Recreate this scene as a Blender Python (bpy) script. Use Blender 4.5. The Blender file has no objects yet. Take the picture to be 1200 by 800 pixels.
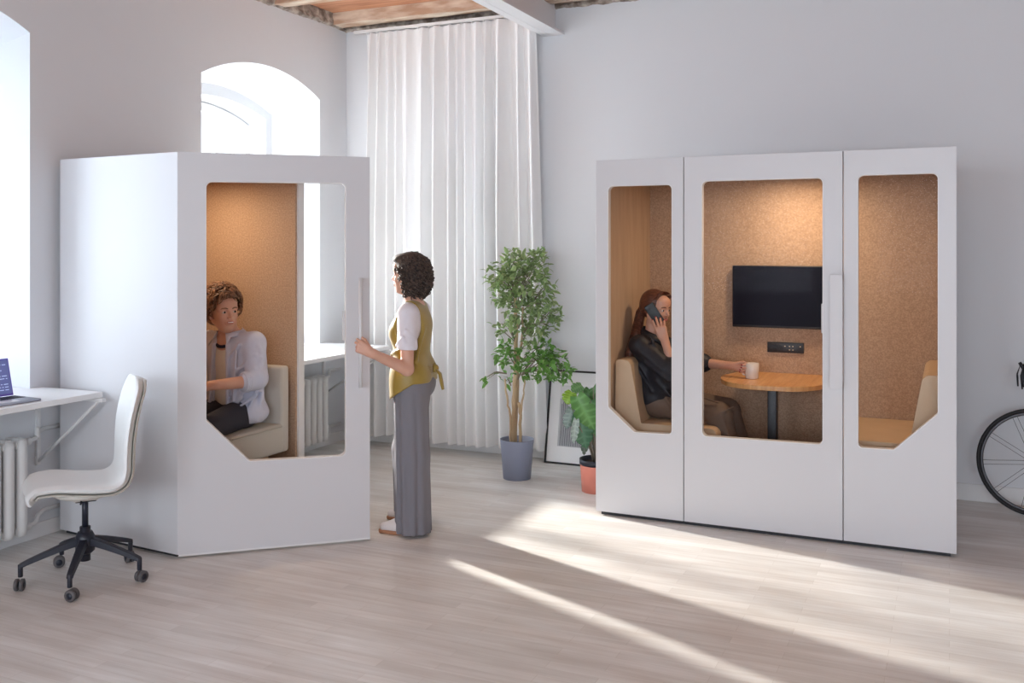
# light settings
WORLD, DAY, FRONT, SUN, SUN_LAMP_POS = 1.3, (165, 145, 62, 84), 64, 4500, (-9.0, 7.3, 3.22)
BOOTHR, BOOTHL, EXPO = 5.4, 4.2, 0.71
import bpy, bmesh, math, random
import numpy as np
from mathutils import Vector, Matrix, Euler
from mathutils.geometry import tessellate_polygon
PI = math.pi
random.seed(7)
C = bpy.context.scene.collection
V3 = Vector

# ------------------------------------------------------------------ materials
def mat(name, color, rough=0.5, metal=0.0, color2=None, nscale=8.0, stretch=(1, 1, 1), bump=0.0, bscale=60.0,
        bstretch=None, coat=0.0, trans=0.0, sss=0.0, lo=0.35, hi=0.65, detail=4.0, sheen=0.0, attr=None):
    m = bpy.data.materials.new(name); m.use_nodes = True
    nt = m.node_tree; b = nt.nodes['Principled BSDF']
    b.inputs['Roughness'].default_value = rough; b.inputs['Metallic'].default_value = metal
    b.inputs['Coat Weight'].default_value = coat; b.inputs['Sheen Weight'].default_value = sheen
    b.inputs['Base Color'].default_value = (*color, 1)
    if sss:
        b.inputs['Subsurface Weight'].default_value = sss; b.inputs['Subsurface Radius'].default_value = (1, .35, .2)
        b.inputs['Subsurface Scale'].default_value = 0.01
    tc = nt.nodes.new('ShaderNodeTexCoord')
    def noise(scale, st, det):
        mp = nt.nodes.new('ShaderNodeMapping'); mp.inputs['Scale'].default_value = st
        nt.links.new(tc.outputs['Object'], mp.inputs['Vector'])
        n = nt.nodes.new('ShaderNodeTexNoise'); n.inputs['Scale'].default_value = scale; n.inputs['Detail'].default_value = det
        nt.links.new(mp.outputs['Vector'], n.inputs['Vector']); return n
    if attr:
        a = nt.nodes.new('ShaderNodeAttribute'); a.attribute_name = attr
        nt.links.new(a.outputs['Color'], b.inputs['Base Color'])
    elif color2:
        n = noise(nscale, stretch, detail)
        r = nt.nodes.new('ShaderNodeValToRGB')
        r.color_ramp.elements[0].position = lo; r.color_ramp.elements[0].color = (*color, 1)
        r.color_ramp.elements[1].position = hi; r.color_ramp.elements[1].color = (*color2, 1)
        nt.links.new(n.outputs['Fac'], r.inputs['Fac']); nt.links.new(r.outputs['Color'], b.inputs['Base Color'])
    if bump:
        n = noise(bscale, bstretch or (1, 1, 1), 3.0)
        bp = nt.nodes.new('ShaderNodeBump'); bp.inputs['Strength'].default_value = bump; bp.inputs['Distance'].default_value = 0.01
        nt.links.new(n.outputs['Fac'], bp.inputs['Height']); nt.links.new(bp.outputs['Normal'], b.inputs['Normal'])
    if trans:
        t = nt.nodes.new('ShaderNodeBsdfTranslucent'); t.inputs['Color'].default_value = (*color, 1)
        mx = nt.nodes.new('ShaderNodeMixShader'); mx.inputs['Fac'].default_value = trans
        nt.links.new(b.outputs[0], mx.inputs[1]); nt.links.new(t.outputs[0], mx.inputs[2])
        if attr: nt.links.new(a.outputs['Color'], t.inputs['Color'])
        nt.links.new(mx.outputs[0], nt.nodes['Material Output'].inputs['Surface'])
    return m

def glass_mat(name, tint=(1, 1, 1), refl=1.0):
    m = bpy.data.materials.new(name); m.use_nodes = True; nt = m.node_tree; nt.nodes.clear()
    o = nt.nodes.new('ShaderNodeOutputMaterial'); t = nt.nodes.new('ShaderNodeBsdfTransparent'); t.inputs['Color'].default_value = (*tint, 1)
    g = nt.nodes.new('ShaderNodeBsdfGlossy'); g.inputs['Roughness'].default_value = 0.02
    f = nt.nodes.new('ShaderNodeFresnel'); f.inputs['IOR'].default_value = 1.3
    k = nt.nodes.new('ShaderNodeMath'); k.operation = 'MULTIPLY'; k.inputs[1].default_value = refl
    mx = nt.nodes.new('ShaderNodeMixShader')
    nt.links.new(f.outputs[0], k.inputs[0]); nt.links.new(k.outputs[0], mx.inputs['Fac'])
    nt.links.new(t.outputs[0], mx.inputs[1]); nt.links.new(g.outputs[0], mx.inputs[2]); nt.links.new(mx.outputs[0], o.inputs['Surface'])
    return m

def emit_mat(name, color, strength):
    m = bpy.data.materials.new(name); m.use_nodes = True; b = m.node_tree.nodes['Principled BSDF']
    b.inputs['Base Color'].default_value = (*color, 1); b.inputs['Emission Color'].default_value = (*color, 1)
    b.inputs['Emission Strength'].default_value = strength
    return m

def floor_mat():
    m = bpy.data.materials.new('oak_laminate'); m.use_nodes = True; nt = m.node_tree; b = nt.nodes['Principled BSDF']
    tc = nt.nodes.new('ShaderNodeTexCoord')
    br = nt.nodes.new('ShaderNodeTexBrick'); br.inputs['Scale'].default_value = 1.0
    br.inputs['Brick Width'].default_value = 0.62; br.inputs['Row Height'].default_value = 0.068
    br.inputs['Mortar Size'].default_value = 0.0007; br.inputs['Mortar Smooth'].default_value = 0.3; br.inputs['Bias'].default_value = 0.0
    br.offset = 0.37; br.inputs['Color1'].default_value = (0.71, 0.70, 0.675, 1); br.inputs['Color2'].default_value = (0.81, 0.805, 0.785, 1)
    br.inputs['Mortar'].default_value = (0.56, 0.53, 0.49, 1)
    nt.links.new(tc.outputs['Object'], br.inputs['Vector'])
    mp = nt.nodes.new('ShaderNodeMapping'); mp.inputs['Scale'].default_value = (1.6, 26, 1)
    nt.links.new(tc.outputs['Object'], mp.inputs['Vector'])
    n = nt.nodes.new('ShaderNodeTexNoise'); n.inputs['Scale'].default_value = 1.5; n.inputs['Detail'].default_value = 6
    nt.links.new(mp.outputs[0], n.inputs['Vector'])
    mp2 = nt.nodes.new('ShaderNodeMapping'); mp2.inputs['Scale'].default_value = (0.9, 3.2, 1)
    nt.links.new(tc.outputs['Object'], mp2.inputs['Vector'])
    n2 = nt.nodes.new('ShaderNodeTexNoise'); n2.inputs['Scale'].default_value = 2.2; n2.inputs['Detail'].default_value = 3
    nt.links.new(mp2.outputs[0], n2.inputs['Vector'])
    r = nt.nodes.new('ShaderNodeValToRGB'); r.color_ramp.elements[0].position = 0.3; r.color_ramp.elements[0].color = (0.90, 0.885, 0.87, 1)
    r.color_ramp.elements[1].position = 0.68; r.color_ramp.elements[1].color = (1.04, 1.045, 1.05, 1)
    r2 = nt.nodes.new('ShaderNodeValToRGB'); r2.color_ramp.elements[0].position = 0.3; r2.color_ramp.elements[0].color = (0.9, 0.87, 0.85, 1)
    r2.color_ramp.elements[1].position = 0.7; r2.color_ramp.elements[1].color = (1.06, 1.07, 1.08, 1)
    nt.links.new(n.outputs['Fac'], r.inputs['Fac']); nt.links.new(n2.outputs['Fac'], r2.inputs['Fac'])
    m1 = nt.nodes.new('ShaderNodeMixRGB'); m1.blend_type = 'MULTIPLY'; m1.inputs[0].default_value = 1
    m2 = nt.nodes.new('ShaderNodeMixRGB'); m2.blend_type = 'MULTIPLY'; m2.inputs[0].default_value = 1
    nt.links.new(br.outputs['Color'], m1.inputs[1]); nt.links.new(r.outputs[0], m1.inputs[2])
    nt.links.new(m1.outputs[0], m2.inputs[1]); nt.links.new(r2.outputs[0], m2.inputs[2]); nt.links.new(m2.outputs[0], b.inputs['Base Color'])
    mr = nt.nodes.new('ShaderNodeMapRange'); mr.inputs['To Min'].default_value = 0.28; mr.inputs['To Max'].default_value = 0.46
    nt.links.new(n2.outputs['Fac'], mr.inputs['Value']); nt.links.new(mr.outputs[0], b.inputs['Roughness'])
    bp = nt.nodes.new('ShaderNodeBump'); bp.inputs['Strength'].default_value = 0.08; bp.inputs['Distance'].default_value = 0.004
    nt.links.new(n.outputs['Fac'], bp.inputs['Height']); nt.links.new(bp.outputs[0], b.inputs['Normal'])
    return m

M = {}
M['wall_dark'] = mat('grey_plaster', (0.36, 0.36, 0.38), 0.8)  # unseen walls kept dark to cut the bounce on the right
M['plaster'] = mat('white_plaster', (0.75, 0.765, 0.79), 0.75, bump=0.06, bscale=3.0)
M['reveal'] = mat('window_reveal_paint', (0.86, 0.86, 0.86), 0.6)
M['floor'] = floor_mat()
M['white'] = mat('white_lacquer', (0.82, 0.82, 0.82), 0.4)
M['booth'] = mat('booth_lacquer', (0.68, 0.68, 0.70), 0.38, bump=0.015, bscale=300)
M['booth_edge'] = mat('booth_edge_trim', (0.80, 0.80, 0.80), 0.35)
M['gap'] = mat('dark_gap_seal', (0.03, 0.03, 0.035), 0.7)
M['felt'] = mat('tan_wool_felt', (0.395, 0.255, 0.17), 0.95, color2=(0.56, 0.385, 0.26), nscale=110, lo=0.34, hi=0.66, detail=8, bump=0.25, bscale=120)
M['felt_side'] = mat('tan_felt_side', (0.47, 0.325, 0.215), 0.95, color2=(0.53, 0.37, 0.245), nscale=20, stretch=(1, 1, .12), bump=0.12, bscale=90)  # same felt; light on the left side is put into its paler tone
M['carpet'] = mat('booth_carpet', (0.10, 0.09, 0.085), 0.95, bump=0.3, bscale=300)
M['handle'] = mat('handle_powdercoat', (0.73, 0.73, 0.74), 0.38)
M['leather_beige'] = mat('beige_leather', (0.60, 0.43, 0.275), 0.5, color2=(0.63, 0.46, 0.30), bump=0.05, bscale=200)
M['fabric_bench'] = mat('grey_beige_upholstery', (0.58, 0.545, 0.48), 0.8, bump=0.08, bscale=350)
M['wood_leg'] = mat('beech_leg', (0.62, 0.40, 0.23), 0.5, color2=(0.7, 0.47, 0.28), stretch=(8, 8, 1))
M['table_wood'] = mat('oiled_oak_table', (0.62, 0.29, 0.10), 0.35, color2=(0.80, 0.45, 0.19), nscale=3.5, stretch=(14, 1, 1), lo=.3, hi=.7, coat=0.2)
M['black'] = mat('black_metal', (0.012, 0.013, 0.018), 0.4)
M['black_plastic'] = mat('black_plastic', (0.018, 0.018, 0.022), 0.45)
M['navy_metal'] = mat('dark_blue_black_metal', (0.018, 0.021, 0.035), 0.38)
M['screen'] = mat('tv_screen', (0.006, 0.006, 0.014), 0.45)
M['screen'].node_tree.nodes['Principled BSDF'].inputs['Specular IOR Level'].default_value = .12
M['caster'] = mat('grey_caster_tread', (0.11, 0.105, 0.11), 0.5)
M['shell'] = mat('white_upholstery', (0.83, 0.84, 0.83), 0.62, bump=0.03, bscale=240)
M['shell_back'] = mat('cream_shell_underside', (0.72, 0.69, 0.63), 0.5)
M['radiator'] = mat('radiator_enamel', (0.80, 0.80, 0.79), 0.35)
M['curtain'] = mat('white_linen_curtain', (0.93, 0.93, 0.93), 0.85, trans=0.12, bump=0.05, bscale=300)
M['rubble'] = mat('rubble_masonry', (0.20, 0.155, 0.125), 0.95, color2=(0.60, 0.53, 0.46), nscale=13, lo=.38, hi=.66, detail=9, bump=1.0, bscale=22)
M['plank'] = mat('orange_pine_planks', (0.47, 0.20, 0.105), 0.75, color2=(0.66, 0.33, 0.19), nscale=2.4, stretch=(1.2, 13, 1), detail=7, bump=.2, bscale=8)
M['joist'] = mat('weathered_joist', (0.52, 0.34, 0.23), 0.85, color2=(0.78, 0.66, 0.53), nscale=5.5, stretch=(.6, 2.5, 2.5), lo=.4, hi=.62, detail=8, bump=.5, bscale=20)
M['beam'] = mat('painted_steel', (0.80, 0.79, 0.80), 0.4)
M['frame_black'] = mat('black_picture_frame', (0.012, 0.012, 0.014), 0.35)
M['mat_board'] = mat('white_mat_board', (0.84, 0.84, 0.85), 0.7)
M['print_grey'] = mat('print_grey', (0.50, 0.51, 0.53), 0.6)
M['print_dark'] = mat('print_dark', (0.09, 0.09, 0.11), 0.6)
M['print_pale'] = mat('print_pale', (0.74, 0.74, 0.76), 0.6)
M['pot_blue'] = mat('blue_grey_pot', (0.27, 0.30, 0.40), 0.45)
M['pot_pink'] = mat('coral_pink_pot', (0.78, 0.27, 0.20), 0.5)
M['pot_liner'] = mat('dark_nursery_pot', (0.02, 0.022, 0.035), 0.5)
M['soil'] = mat('potting_soil', (0.06, 0.04, 0.03), 0.95, bump=1, bscale=60)
M['bark'] = mat('ficus_bark', (0.42, 0.29, 0.17), 0.85, color2=(0.60, 0.46, 0.29), nscale=9, stretch=(1, 1, .35), bump=.4, bscale=25)
M['twig'] = mat('grey_twig', (0.25, 0.21, 0.16), 0.85)
M['leaf'] = mat('variegated_leaf', (0.2, 0.4, 0.1), 0.45, trans=0.25, attr='Col')
M['monstera'] = mat('monstera_leaf', (0.1, 0.3, 0.1), 0.35, trans=0.2, attr='Col')
M['tyre'] = mat('bike_tyre', (0.014, 0.014, 0.016), 0.6)
M['rim'] = mat('bike_rim', (0.10, 0.10, 0.11), 0.3, metal=0.6)
M['spoke'] = mat('bike_spoke', (0.06, 0.06, 0.065), 0.35, metal=0.7)
M['bike_frame'] = mat('bike_frame_paint', (0.03, 0.032, 0.04), 0.3, coat=0.5)
M['laptop'] = mat('laptop_aluminium', (0.36, 0.38, 0.44), 0.35, metal=0.6)
M['laptop_lid'] = mat('laptop_purple_bezel', (0.13, 0.08, 0.42), 0.4)
M['laptop_scr'] = emit_mat('laptop_display', (0.07, 0.08, 0.20), 0.6)
M['laptop_line'] = emit_mat('laptop_display_line', (0.35, 0.42, 0.62), 0.6)
M['mug'] = mat('white_ceramic', (0.78, 0.72, 0.66), 0.3)
M['phone'] = mat('phone_body', (0.012, 0.014, 0.016), 0.45)
M['brass'] = mat('socket_contact', (0.65, 0.5, 0.32), 0.4)
M['skin'] = mat('skin_fair', (0.62, 0.33, 0.235), 0.5, color2=(0.66, 0.37, 0.265), nscale=14, sss=0.12)
M['skin2'] = mat('skin_light', (0.66, 0.37, 0.27), 0.5, color2=(0.70, 0.41, 0.30), nscale=14, sss=0.12)
M['lips'] = mat('lips', (0.50, 0.16, 0.14), 0.4)
M['nail'] = mat('red_nails', (0.30, 0.01, 0.03), 0.25)
M['teeth'] = mat('teeth', (0.85, 0.82, 0.77), 0.3)
M['eye'] = mat('eye_white', (0.55, 0.52, 0.50), 0.2)
M['iris'] = mat('iris', (0.05, 0.03, 0.02), 0.15)
M['hair_dark'] = mat('dark_brown_curls', (0.014, 0.010, 0.010), 0.6, color2=(0.10, 0.065, 0.05), nscale=70)
M['hair_brown'] = mat('light_brown_hair', (0.10, 0.042, 0.02), 0.5, color2=(0.30, 0.145, 0.07), nscale=34, stretch=(1, 1, 1))
M['hair_auburn'] = mat('auburn_hair', (0.055, 0.016, 0.01), 0.38, color2=(0.17, 0.06, 0.032), nscale=22, stretch=(1, 5, 5), bump=.2, bscale=60, bstretch=(1, 6, 6))
M['vest'] = mat('olive_mustard_vest', (0.33, 0.225, 0.035), 0.42, bump=.12, bscale=14, sheen=.3)
M['tee'] = mat('white_cotton', (0.80, 0.78, 0.84), 0.8, bump=.15, bscale=22, bstretch=(1, 1, 2.5))
M['trouser_grey'] = mat('grey_wide_trousers', (0.20, 0.195, 0.22), 0.75, bump=.6, bscale=7, bstretch=(2, 2, .35))
M['shoe'] = mat('white_leather_shoe', (0.75, 0.72, 0.73), 0.45)
M['sole'] = mat('gum_sole', (0.42, 0.20, 0.11), 0.6)
M['shirt_blue'] = mat('pale_blue_shirt', (0.60, 0.63, 0.76), 0.8, color2=(0.66, 0.66, 0.74), nscale=7, bump=.9, bscale=10, bstretch=(1, 1, .6))
M['undershirt'] = mat('cream_undershirt', (0.74, 0.68, 0.58), 0.85, bump=.2, bscale=14)
M['navy'] = mat('navy_collar', (0.015, 0.017, 0.04), 0.8)
M['trouser_navy'] = mat('charcoal_trousers', (0.028, 0.028, 0.042), 0.8, bump=.3, bscale=11)
M['shirt_black'] = mat('black_blouse', (0.012, 0.013, 0.02), 0.55, bump=.5, bscale=12, bstretch=(1, 1, .7))
M['trouser_taupe'] = mat('taupe_trousers', (0.145, 0.095, 0.068), 0.75, bump=.35, bscale=9)
M['glass'] = glass_mat('booth_glass', (0.97, 0.975, 0.98), 0.05)
M['winglass'] = glass_mat('window_glass', (0.99, 0.99, 0.99), 0.8)
M['lamp_warm'] = emit_mat('warm_lamp', (1.0, 0.72, 0.42), 6.0)

# ------------------------------------------------------------------ objects
def props(o, label=None, cat=None, group=None, kind=None):
    if label: o['label'] = label
    if cat: o['category'] = cat
    if group: o['group'] = group
    if kind: o['kind'] = kind
    return o

def thing(name, label, cat, loc=(0, 0, 0), rz=0.0, group=None):
    o = bpy.data.objects.new(name, None); C.objects.link(o)
    o.empty_display_size = 0.1
    o.location = loc; o.rotation_euler = (0, 0, rz); bpy.context.view_layer.update()
    return props(o, label, cat, group)

def root_mat(p):
    m = Matrix.Identity(4)
    while p is not None:
        m = (Matrix.Translation(p.location) @ p.rotation_euler.to_matrix().to_4x4()) @ m
        p = p.parent
    return m

class MB:
    """collects shapes into one mesh"""
    def __init__(s): s.v = []; s.f = []; s.mi = []; s.sm = []; s.cur = 0; s.smooth = False
    def add(s, vs, fs, smooth=None):
        n = len(s.v); s.v += [tuple(v) for v in vs]
        for f in fs:
            s.f.append([i + n for i in f]); s.mi.append(s.cur); s.sm.append(s.smooth if smooth is None else smooth)
    def box(s, lo, hi, rot=None, about=None):
        x0, y0, z0 = lo; x1, y1, z1 = hi
        vs = [V3(p) for p in [(x0, y0, z0), (x1, y0, z0), (x1, y1, z0), (x0, y1, z0), (x0, y0, z1), (x1, y0, z1), (x1, y1, z1), (x0, y1, z1)]]
        if rot is not None:
            c = V3(about) if about is not None else sum(vs, V3()) / 8
            vs = [rot @ (v - c) + c for v in vs]
        s.add(vs, [(0, 3, 2, 1), (4, 5, 6, 7), (0, 1, 5, 4), (1, 2, 6, 5), (2, 3, 7, 6), (3, 0, 4, 7)], False)
    def rbox(s, lo, hi, r=0.01, seg=3, rot=None, about=None):
        bm = bmesh.new(); bmesh.ops.create_cube(bm, size=1)
        sc = [hi[i] - lo[i] for i in range(3)]; c = V3([(hi[i] + lo[i]) / 2 for i in range(3)])
        for v in bm.verts: v.co = V3((v.co.x * sc[0], v.co.y * sc[1], v.co.z * sc[2]))
        bmesh.ops.bevel(bm, geom=bm.edges[:], offset=min(r, min(sc) * .49), segments=seg, profile=.5, affect='EDGES')
        a = V3(about) if about is not None else c
        vs = []
        for v in bm.verts:
            p = v.co + c
            if rot is not None: p = rot @ (p - a) + a
            vs.append(p)
        bm.verts.index_update()
        s.add(vs, [[v.index for v in f.verts] for f in bm.faces], True); bm.free()
    def tube(s, pts, r, seg=8, caps=True, closed=False):
        pts = [V3(p) for p in pts]; n = len(pts)
        rs = r if isinstance(r, (list, tuple)) else [r] * n
        vs = []; up = None
        for i, p in enumerate(pts):
            if closed: t = (pts[(i + 1) % n] - pts[i - 1]).normalized()
            else: t = (pts[min(i + 1, n - 1)] - pts[max(i - 1, 0)]).normalized()
            if up is None: up = V3((0, 0, 1)) if abs(t.z) < .9 else V3((1, 0, 0))
            a = t.cross(up).normalized(); b = a.cross(t).normalized(); up = b
            for k in range(seg):
                w = 2 * PI * k / seg; vs.append(p + (a * math.cos(w) + b * math.sin(w)) * rs[i])
        fs = []
        for i in range(n if closed else n - 1):
            for k in range(seg):
                a0 = i * seg + k; a1 = i * seg + (k + 1) % seg; b0 = ((i + 1) % n) * seg + k; b1 = ((i + 1) % n) * seg + (k + 1) % seg
                fs.append((a0, a1, b1, b0))
        s.add(vs, fs, True)
        if caps and not closed:
            m = len(s.v) - len(vs)
            s.f.append([m + k for k in range(seg)][::-1]); s.mi.append(s.cur); s.sm.append(False)
            s.f.append([m + (n - 1) * seg + k for k in range(seg)]); s.mi.append(s.cur); s.sm.append(False)
    def lathe(s, prof, seg=40, c=(0, 0, 0), smooth=True):
        vs = []; fs = []
        for (r, z) in prof:
            for k in range(seg):
                w = 2 * PI * k / seg; vs.append((c[0] + r * math.cos(w), c[1] + r * math.sin(w), c[2] + z))
        for i in range(len(prof) - 1):
            for k in range(seg):
                fs.append((i * seg + k, i * seg + (k + 1) % seg, (i + 1) * seg + (k + 1) % seg, (i + 1) * seg + k))
        s.add(vs, fs, smooth)
    def ell(s, c, rad, rot=None, nu=14, nv=9):
        vs = []; fs = []
        for j in range(nv + 1):
            ph = PI * j / nv
            for i in range(nu):
                th = 2 * PI * i / nu
                p = V3((rad[0] * math.sin(ph) * math.cos(th), rad[1] * math.sin(ph) * math.sin(th), rad[2] * math.cos(ph)))
                if rot is not None: p = rot @ p
                vs.append(p + V3(c))
        for j in range(nv):
            for i in range(nu):
                fs.append((j * nu + i, (j + 1) * nu + i, (j + 1) * nu + (i + 1) % nu, j * nu + (i + 1) % nu))
        s.add(vs, fs, True)
    def plate(s, outer, holes, d, T):
        """2D outline with holes, thickness d, T maps (u,w,depth)->3D"""
        polys = [outer] + list(holes)
        tris = tessellate_polygon([[V3((a, b, 0)) for a, b in p] for p in polys])
        flat = [q for p in polys for q in p]; n = len(flat)
        vs = [T(a, b, 0) for a, b in flat] + [T(a, b, d) for a, b in flat]
        fs = []
        for t in tris:
            a, b, c = [flat[i] for i in t]
            area = (b[0] - a[0]) * (c[1] - a[1]) - (b[1] - a[1]) * (c[0] - a[0])
            t = list(t) if area > 0 else list(t)[::-1]
            fs.append(t[::-1]); fs.append([i + n for i in t])
        k = 0
        for pi_, p in enumerate(polys):
            m = len(p)
            for i in range(m):
                a0 = k + i; a1 = k + (i + 1) % m; fs.append((a0, a1, a1 + n, a0 + n))
            k += m
        s.add(vs, fs, False)
    def build(s, name, m, parent=None, world=True, bevel=0.0, label=None, fixn=True, **kw):
        me = bpy.data.meshes.new(name)
        vs = s.v
        if parent is not None and world:
            inv = root_mat(parent).inverted(); vs = [inv @ V3(v) for v in vs]
        me.from_pydata([tuple(v) for v in vs], [], s.f)
        me.polygons.foreach_set('use_smooth', s.sm); 
        ms = m if isinstance(m, (list, tuple)) else [m]
        for q in ms: me.materials.append(q)
        if len(ms) > 1: me.polygons.foreach_set('material_index', s.mi)
        if fixn:
            bm = bmesh.new(); bm.from_mesh(me); bmesh.ops.recalc_face_normals(bm, faces=bm.faces[:]); bm.to_mesh(me); bm.free()
        me.update()
        o = bpy.data.objects.new(name, me); C.objects.link(o)
        if parent is not None: o.parent = parent
        if bevel:
            b = o.modifiers.new('bev', 'BEVEL'); b.width = bevel; b.segments = 2; b.limit_method = 'ANGLE'; b.angle_limit = math.radians(40)
        return props(o, label, **kw)

def one(name, m, fn, parent=None, **kw):
    b = MB(); fn(b); return b.build(name, m, parent, **kw)

def round_poly(pts, r, seg=6):
    out = []; n = len(pts)
    rs = r if isinstance(r, (list, tuple)) else [r] * n
    for i in range(n):
        p = V3((*pts[i], 0)); a = V3((*pts[i - 1], 0)); b = V3((*pts[(i + 1) % n], 0))
        u = (a - p).normalized(); w = (b - p).normalized(); rr = rs[i]
        if rr <= 0: out.append((p.x, p.y)); continue
        ang = u.angle(w); d = min(rr / math.tan(ang / 2), (a - p).length * .49, (b - p).length * .49); rr = d * math.tan(ang / 2)
        c = p + (u + w).normalized() * (rr / math.sin(ang / 2))
        s0 = p + u * d - c; s1 = p + w * d - c
        for k in range(seg + 1):
            q = s0.normalized().slerp(s1.normalized(), k / seg) * rr
            out.append((c.x + q.x, c.y + q.y))
    return out

# ------------------------------------------------------------------ implicit surfaces -> one smooth mesh
def U(v): return Vector(v).normalized()
def basis(f, up=(0, 0, 1)):
    """columns: forward, left, up"""
    f = U(f); up = V3(up); l = up.cross(f).normalized(); u = f.cross(l).normalized()
    return Matrix((f, l, u)).transposed()

def cap(a, b, ra, rb=None, k=0.02, sq=None, op='+'):
    return dict(t='c', a=np.array(a, float), b=np.array(b, float), ra=ra, rb=ra if rb is None else rb, k=k, sq=sq, op=op)
def ell(c, r, R=None, k=0.02, op='+'):
    return dict(t='e', c=np.array(c, float), r=np.array(r, float), R=None if R is None else np.array(R, float), k=k, op=op)

def prim_box(p):
    if p['t'] == 'c':
        R = max(p['ra'], p['rb']); lo = np.minimum(p['a'], p['b']) - R; hi = np.maximum(p['a'], p['b']) + R
        if p['sq'] is not None and p['sq'][1] < 1: lo -= R * (1 / p['sq'][1] - 1); hi += R * (1 / p['sq'][1] - 1)
    else:
        R = p['r'].max(); lo = p['c'] - R; hi = p['c'] + R
    return lo, hi

def sdf_grid(prims, lo, hi, h, clip=None):
    n = np.maximum(((hi - lo) / h).astype(int) + 2, 3)
    S = np.full(n, 0.2, np.float32)
    ax = [lo[i] + h * np.arange(n[i]) for i in range(3)]
    for p in prims:
        bl, bh = prim_box(p); mg = p['k'] * 1.2 + 3 * h
        i0 = np.maximum(((bl - mg - lo) / h).astype(int), 0); i1 = np.minimum(((bh + mg - lo) / h).astype(int) + 2, n)
        if np.any(i1 <= i0): continue
        sl = tuple(slice(i0[i], i1[i]) for i in range(3))
        X, Y, Z = np.meshgrid(ax[0][sl[0]], ax[1][sl[1]], ax[2][sl[2]], indexing='ij')
        P = np.stack([X, Y, Z], -1)
        if p['t'] == 'c':
            ba = p['b'] - p['a']; pa = P - p['a']; tt = np.clip(pa @ ba / max(ba @ ba, 1e-9), 0, 1)
            df = pa - tt[..., None] * ba
            if p['sq'] is not None:
                nn = np.array(p['sq'][0], float); nn /= np.linalg.norm(nn)
                df = df + (p['sq'][1] - 1) * (df @ nn)[..., None] * nn
            d = np.sqrt((df ** 2).sum(-1)) - (p['ra'] + (p['rb'] - p['ra']) * tt)
        else:
            q = P - p['c']
            if p['R'] is not None: q = q @ p['R']
            k0 = np.sqrt(((q / p['r']) ** 2).sum(-1)); k1 = np.sqrt(((q / p['r'] ** 2) ** 2).sum(-1))
            d = k0 * (k0 - 1) / np.maximum(k1, 1e-6)
        s0 = S[sl]; k = max(p['k'], 1e-5)
        if p['op'] == '+':
            hh = np.clip(0.5 + 0.5 * (s0 - d) / k, 0, 1); S[sl] = s0 * (1 - hh) + d * hh - k * hh * (1 - hh)
        else:
            hh = np.clip(0.5 - 0.5 * (s0 + d) / k, 0, 1); S[sl] = s0 * (1 - hh) - d * hh + k * hh * (1 - hh)
    if clip is not None:
        X, Y, Z = np.meshgrid(*ax, indexing='ij')
        S = np.maximum(S, clip(X, Y, Z).astype(np.float32))
    return S, ax

def surface_net(S, lo, h):
    ins = S < 0; n = S.shape
    c = np.zeros((n[0] - 1, n[1] - 1, n[2] - 1), np.int8)
    for i in (0, 1):
        for j in (0, 1):
            for k in (0, 1): c += ins[i:n[0] - 1 + i, j:n[1] - 1 + j, k:n[2] - 1 + k]
    act = (c > 0) & (c < 8); idx = np.argwhere(act)
    if len(idx) == 0: return np.zeros((0, 3)), np.zeros((0, 4), int)
    acc = np.zeros((len(idx), 3)); cnt = np.zeros(len(idx))
    cor = [(i, j, k) for i in (0, 1) for j in (0, 1) for k in (0, 1)]
    for a in cor:
        for ax_ in range(3):
            if a[ax_]: continue
            b = list(a); b[ax_] = 1
            va = S[idx[:, 0] + a[0], idx[:, 1] + a[1], idx[:, 2] + a[2]]; vb = S[idx[:, 0] + b[0], idx[:, 1] + b[1], idx[:, 2] + b[2]]
            m = (va < 0) != (vb < 0); t = np.where(m, va / np.where(m, va - vb, 1), 0)
            p = np.array(a, float)[None] + t[:, None] * (np.array(b, float) - np.array(a, float))[None]
            acc += p * m[:, None]; cnt += m
    vs = lo + h * (idx + acc / cnt[:, None])
    vid = -np.ones(act.shape, np.int64); vid[tuple(idx.T)] = np.arange(len(idx))
    fs = []
    for ax_ in range(3):
        o1, o2 = (ax_ + 1) % 3, (ax_ + 2) % 3
        sa = [slice(None)] * 3; sb = [slice(None)] * 3; sa[ax_] = slice(0, n[ax_] - 1); sb[ax_] = slice(1, n[ax_])
        A = ins[tuple(sa)]; B = ins[tuple(sb)]; e = np.argwhere(A != B)
        e = e[(e[:, o1] > 0) & (e[:, o2] > 0) & (e[:, o1] < n[o1] - 1) & (e[:, o2] < n[o2] - 1)]
        if not len(e): continue
        fl = A[tuple(e.T)]
        def g(d1, d2):
            q = e.copy(); q[:, o1] -= d1; q[:, o2] -= d2; return vid[tuple(q.T)]
        q = np.stack([g(1, 1), g(0, 1), g(0, 0), g(1, 0)], 1); q[~fl] = q[~fl][:, ::-1]; fs.append(q)
    return vs, np.concatenate(fs)

def blob(prims, h=0.006, clip=None, box=None, drop=()):
    """mesh of the smooth union; drop: boxes whose inside is left to a finer mesh"""
    bs = [prim_box(p) for p in prims if p['op'] == '+']
    lo = np.min([b[0] for b in bs], 0) - 3 * h; hi = np.max([b[1] for b in bs], 0) + 3 * h
    if box is not None: lo = np.maximum(lo, box[0]); hi = np.minimum(hi, box[1])
    S, ax = sdf_grid(prims, lo, hi, h, clip); vs, fs = surface_net(S, lo, h)
    for (dl, dh) in drop:
        cc = vs[fs].mean(1); k = ~(np.all(cc > np.array(dl) + h, 1) & np.all(cc < np.array(dh) - h, 1)); fs = fs[k]
    return vs, fs

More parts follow.
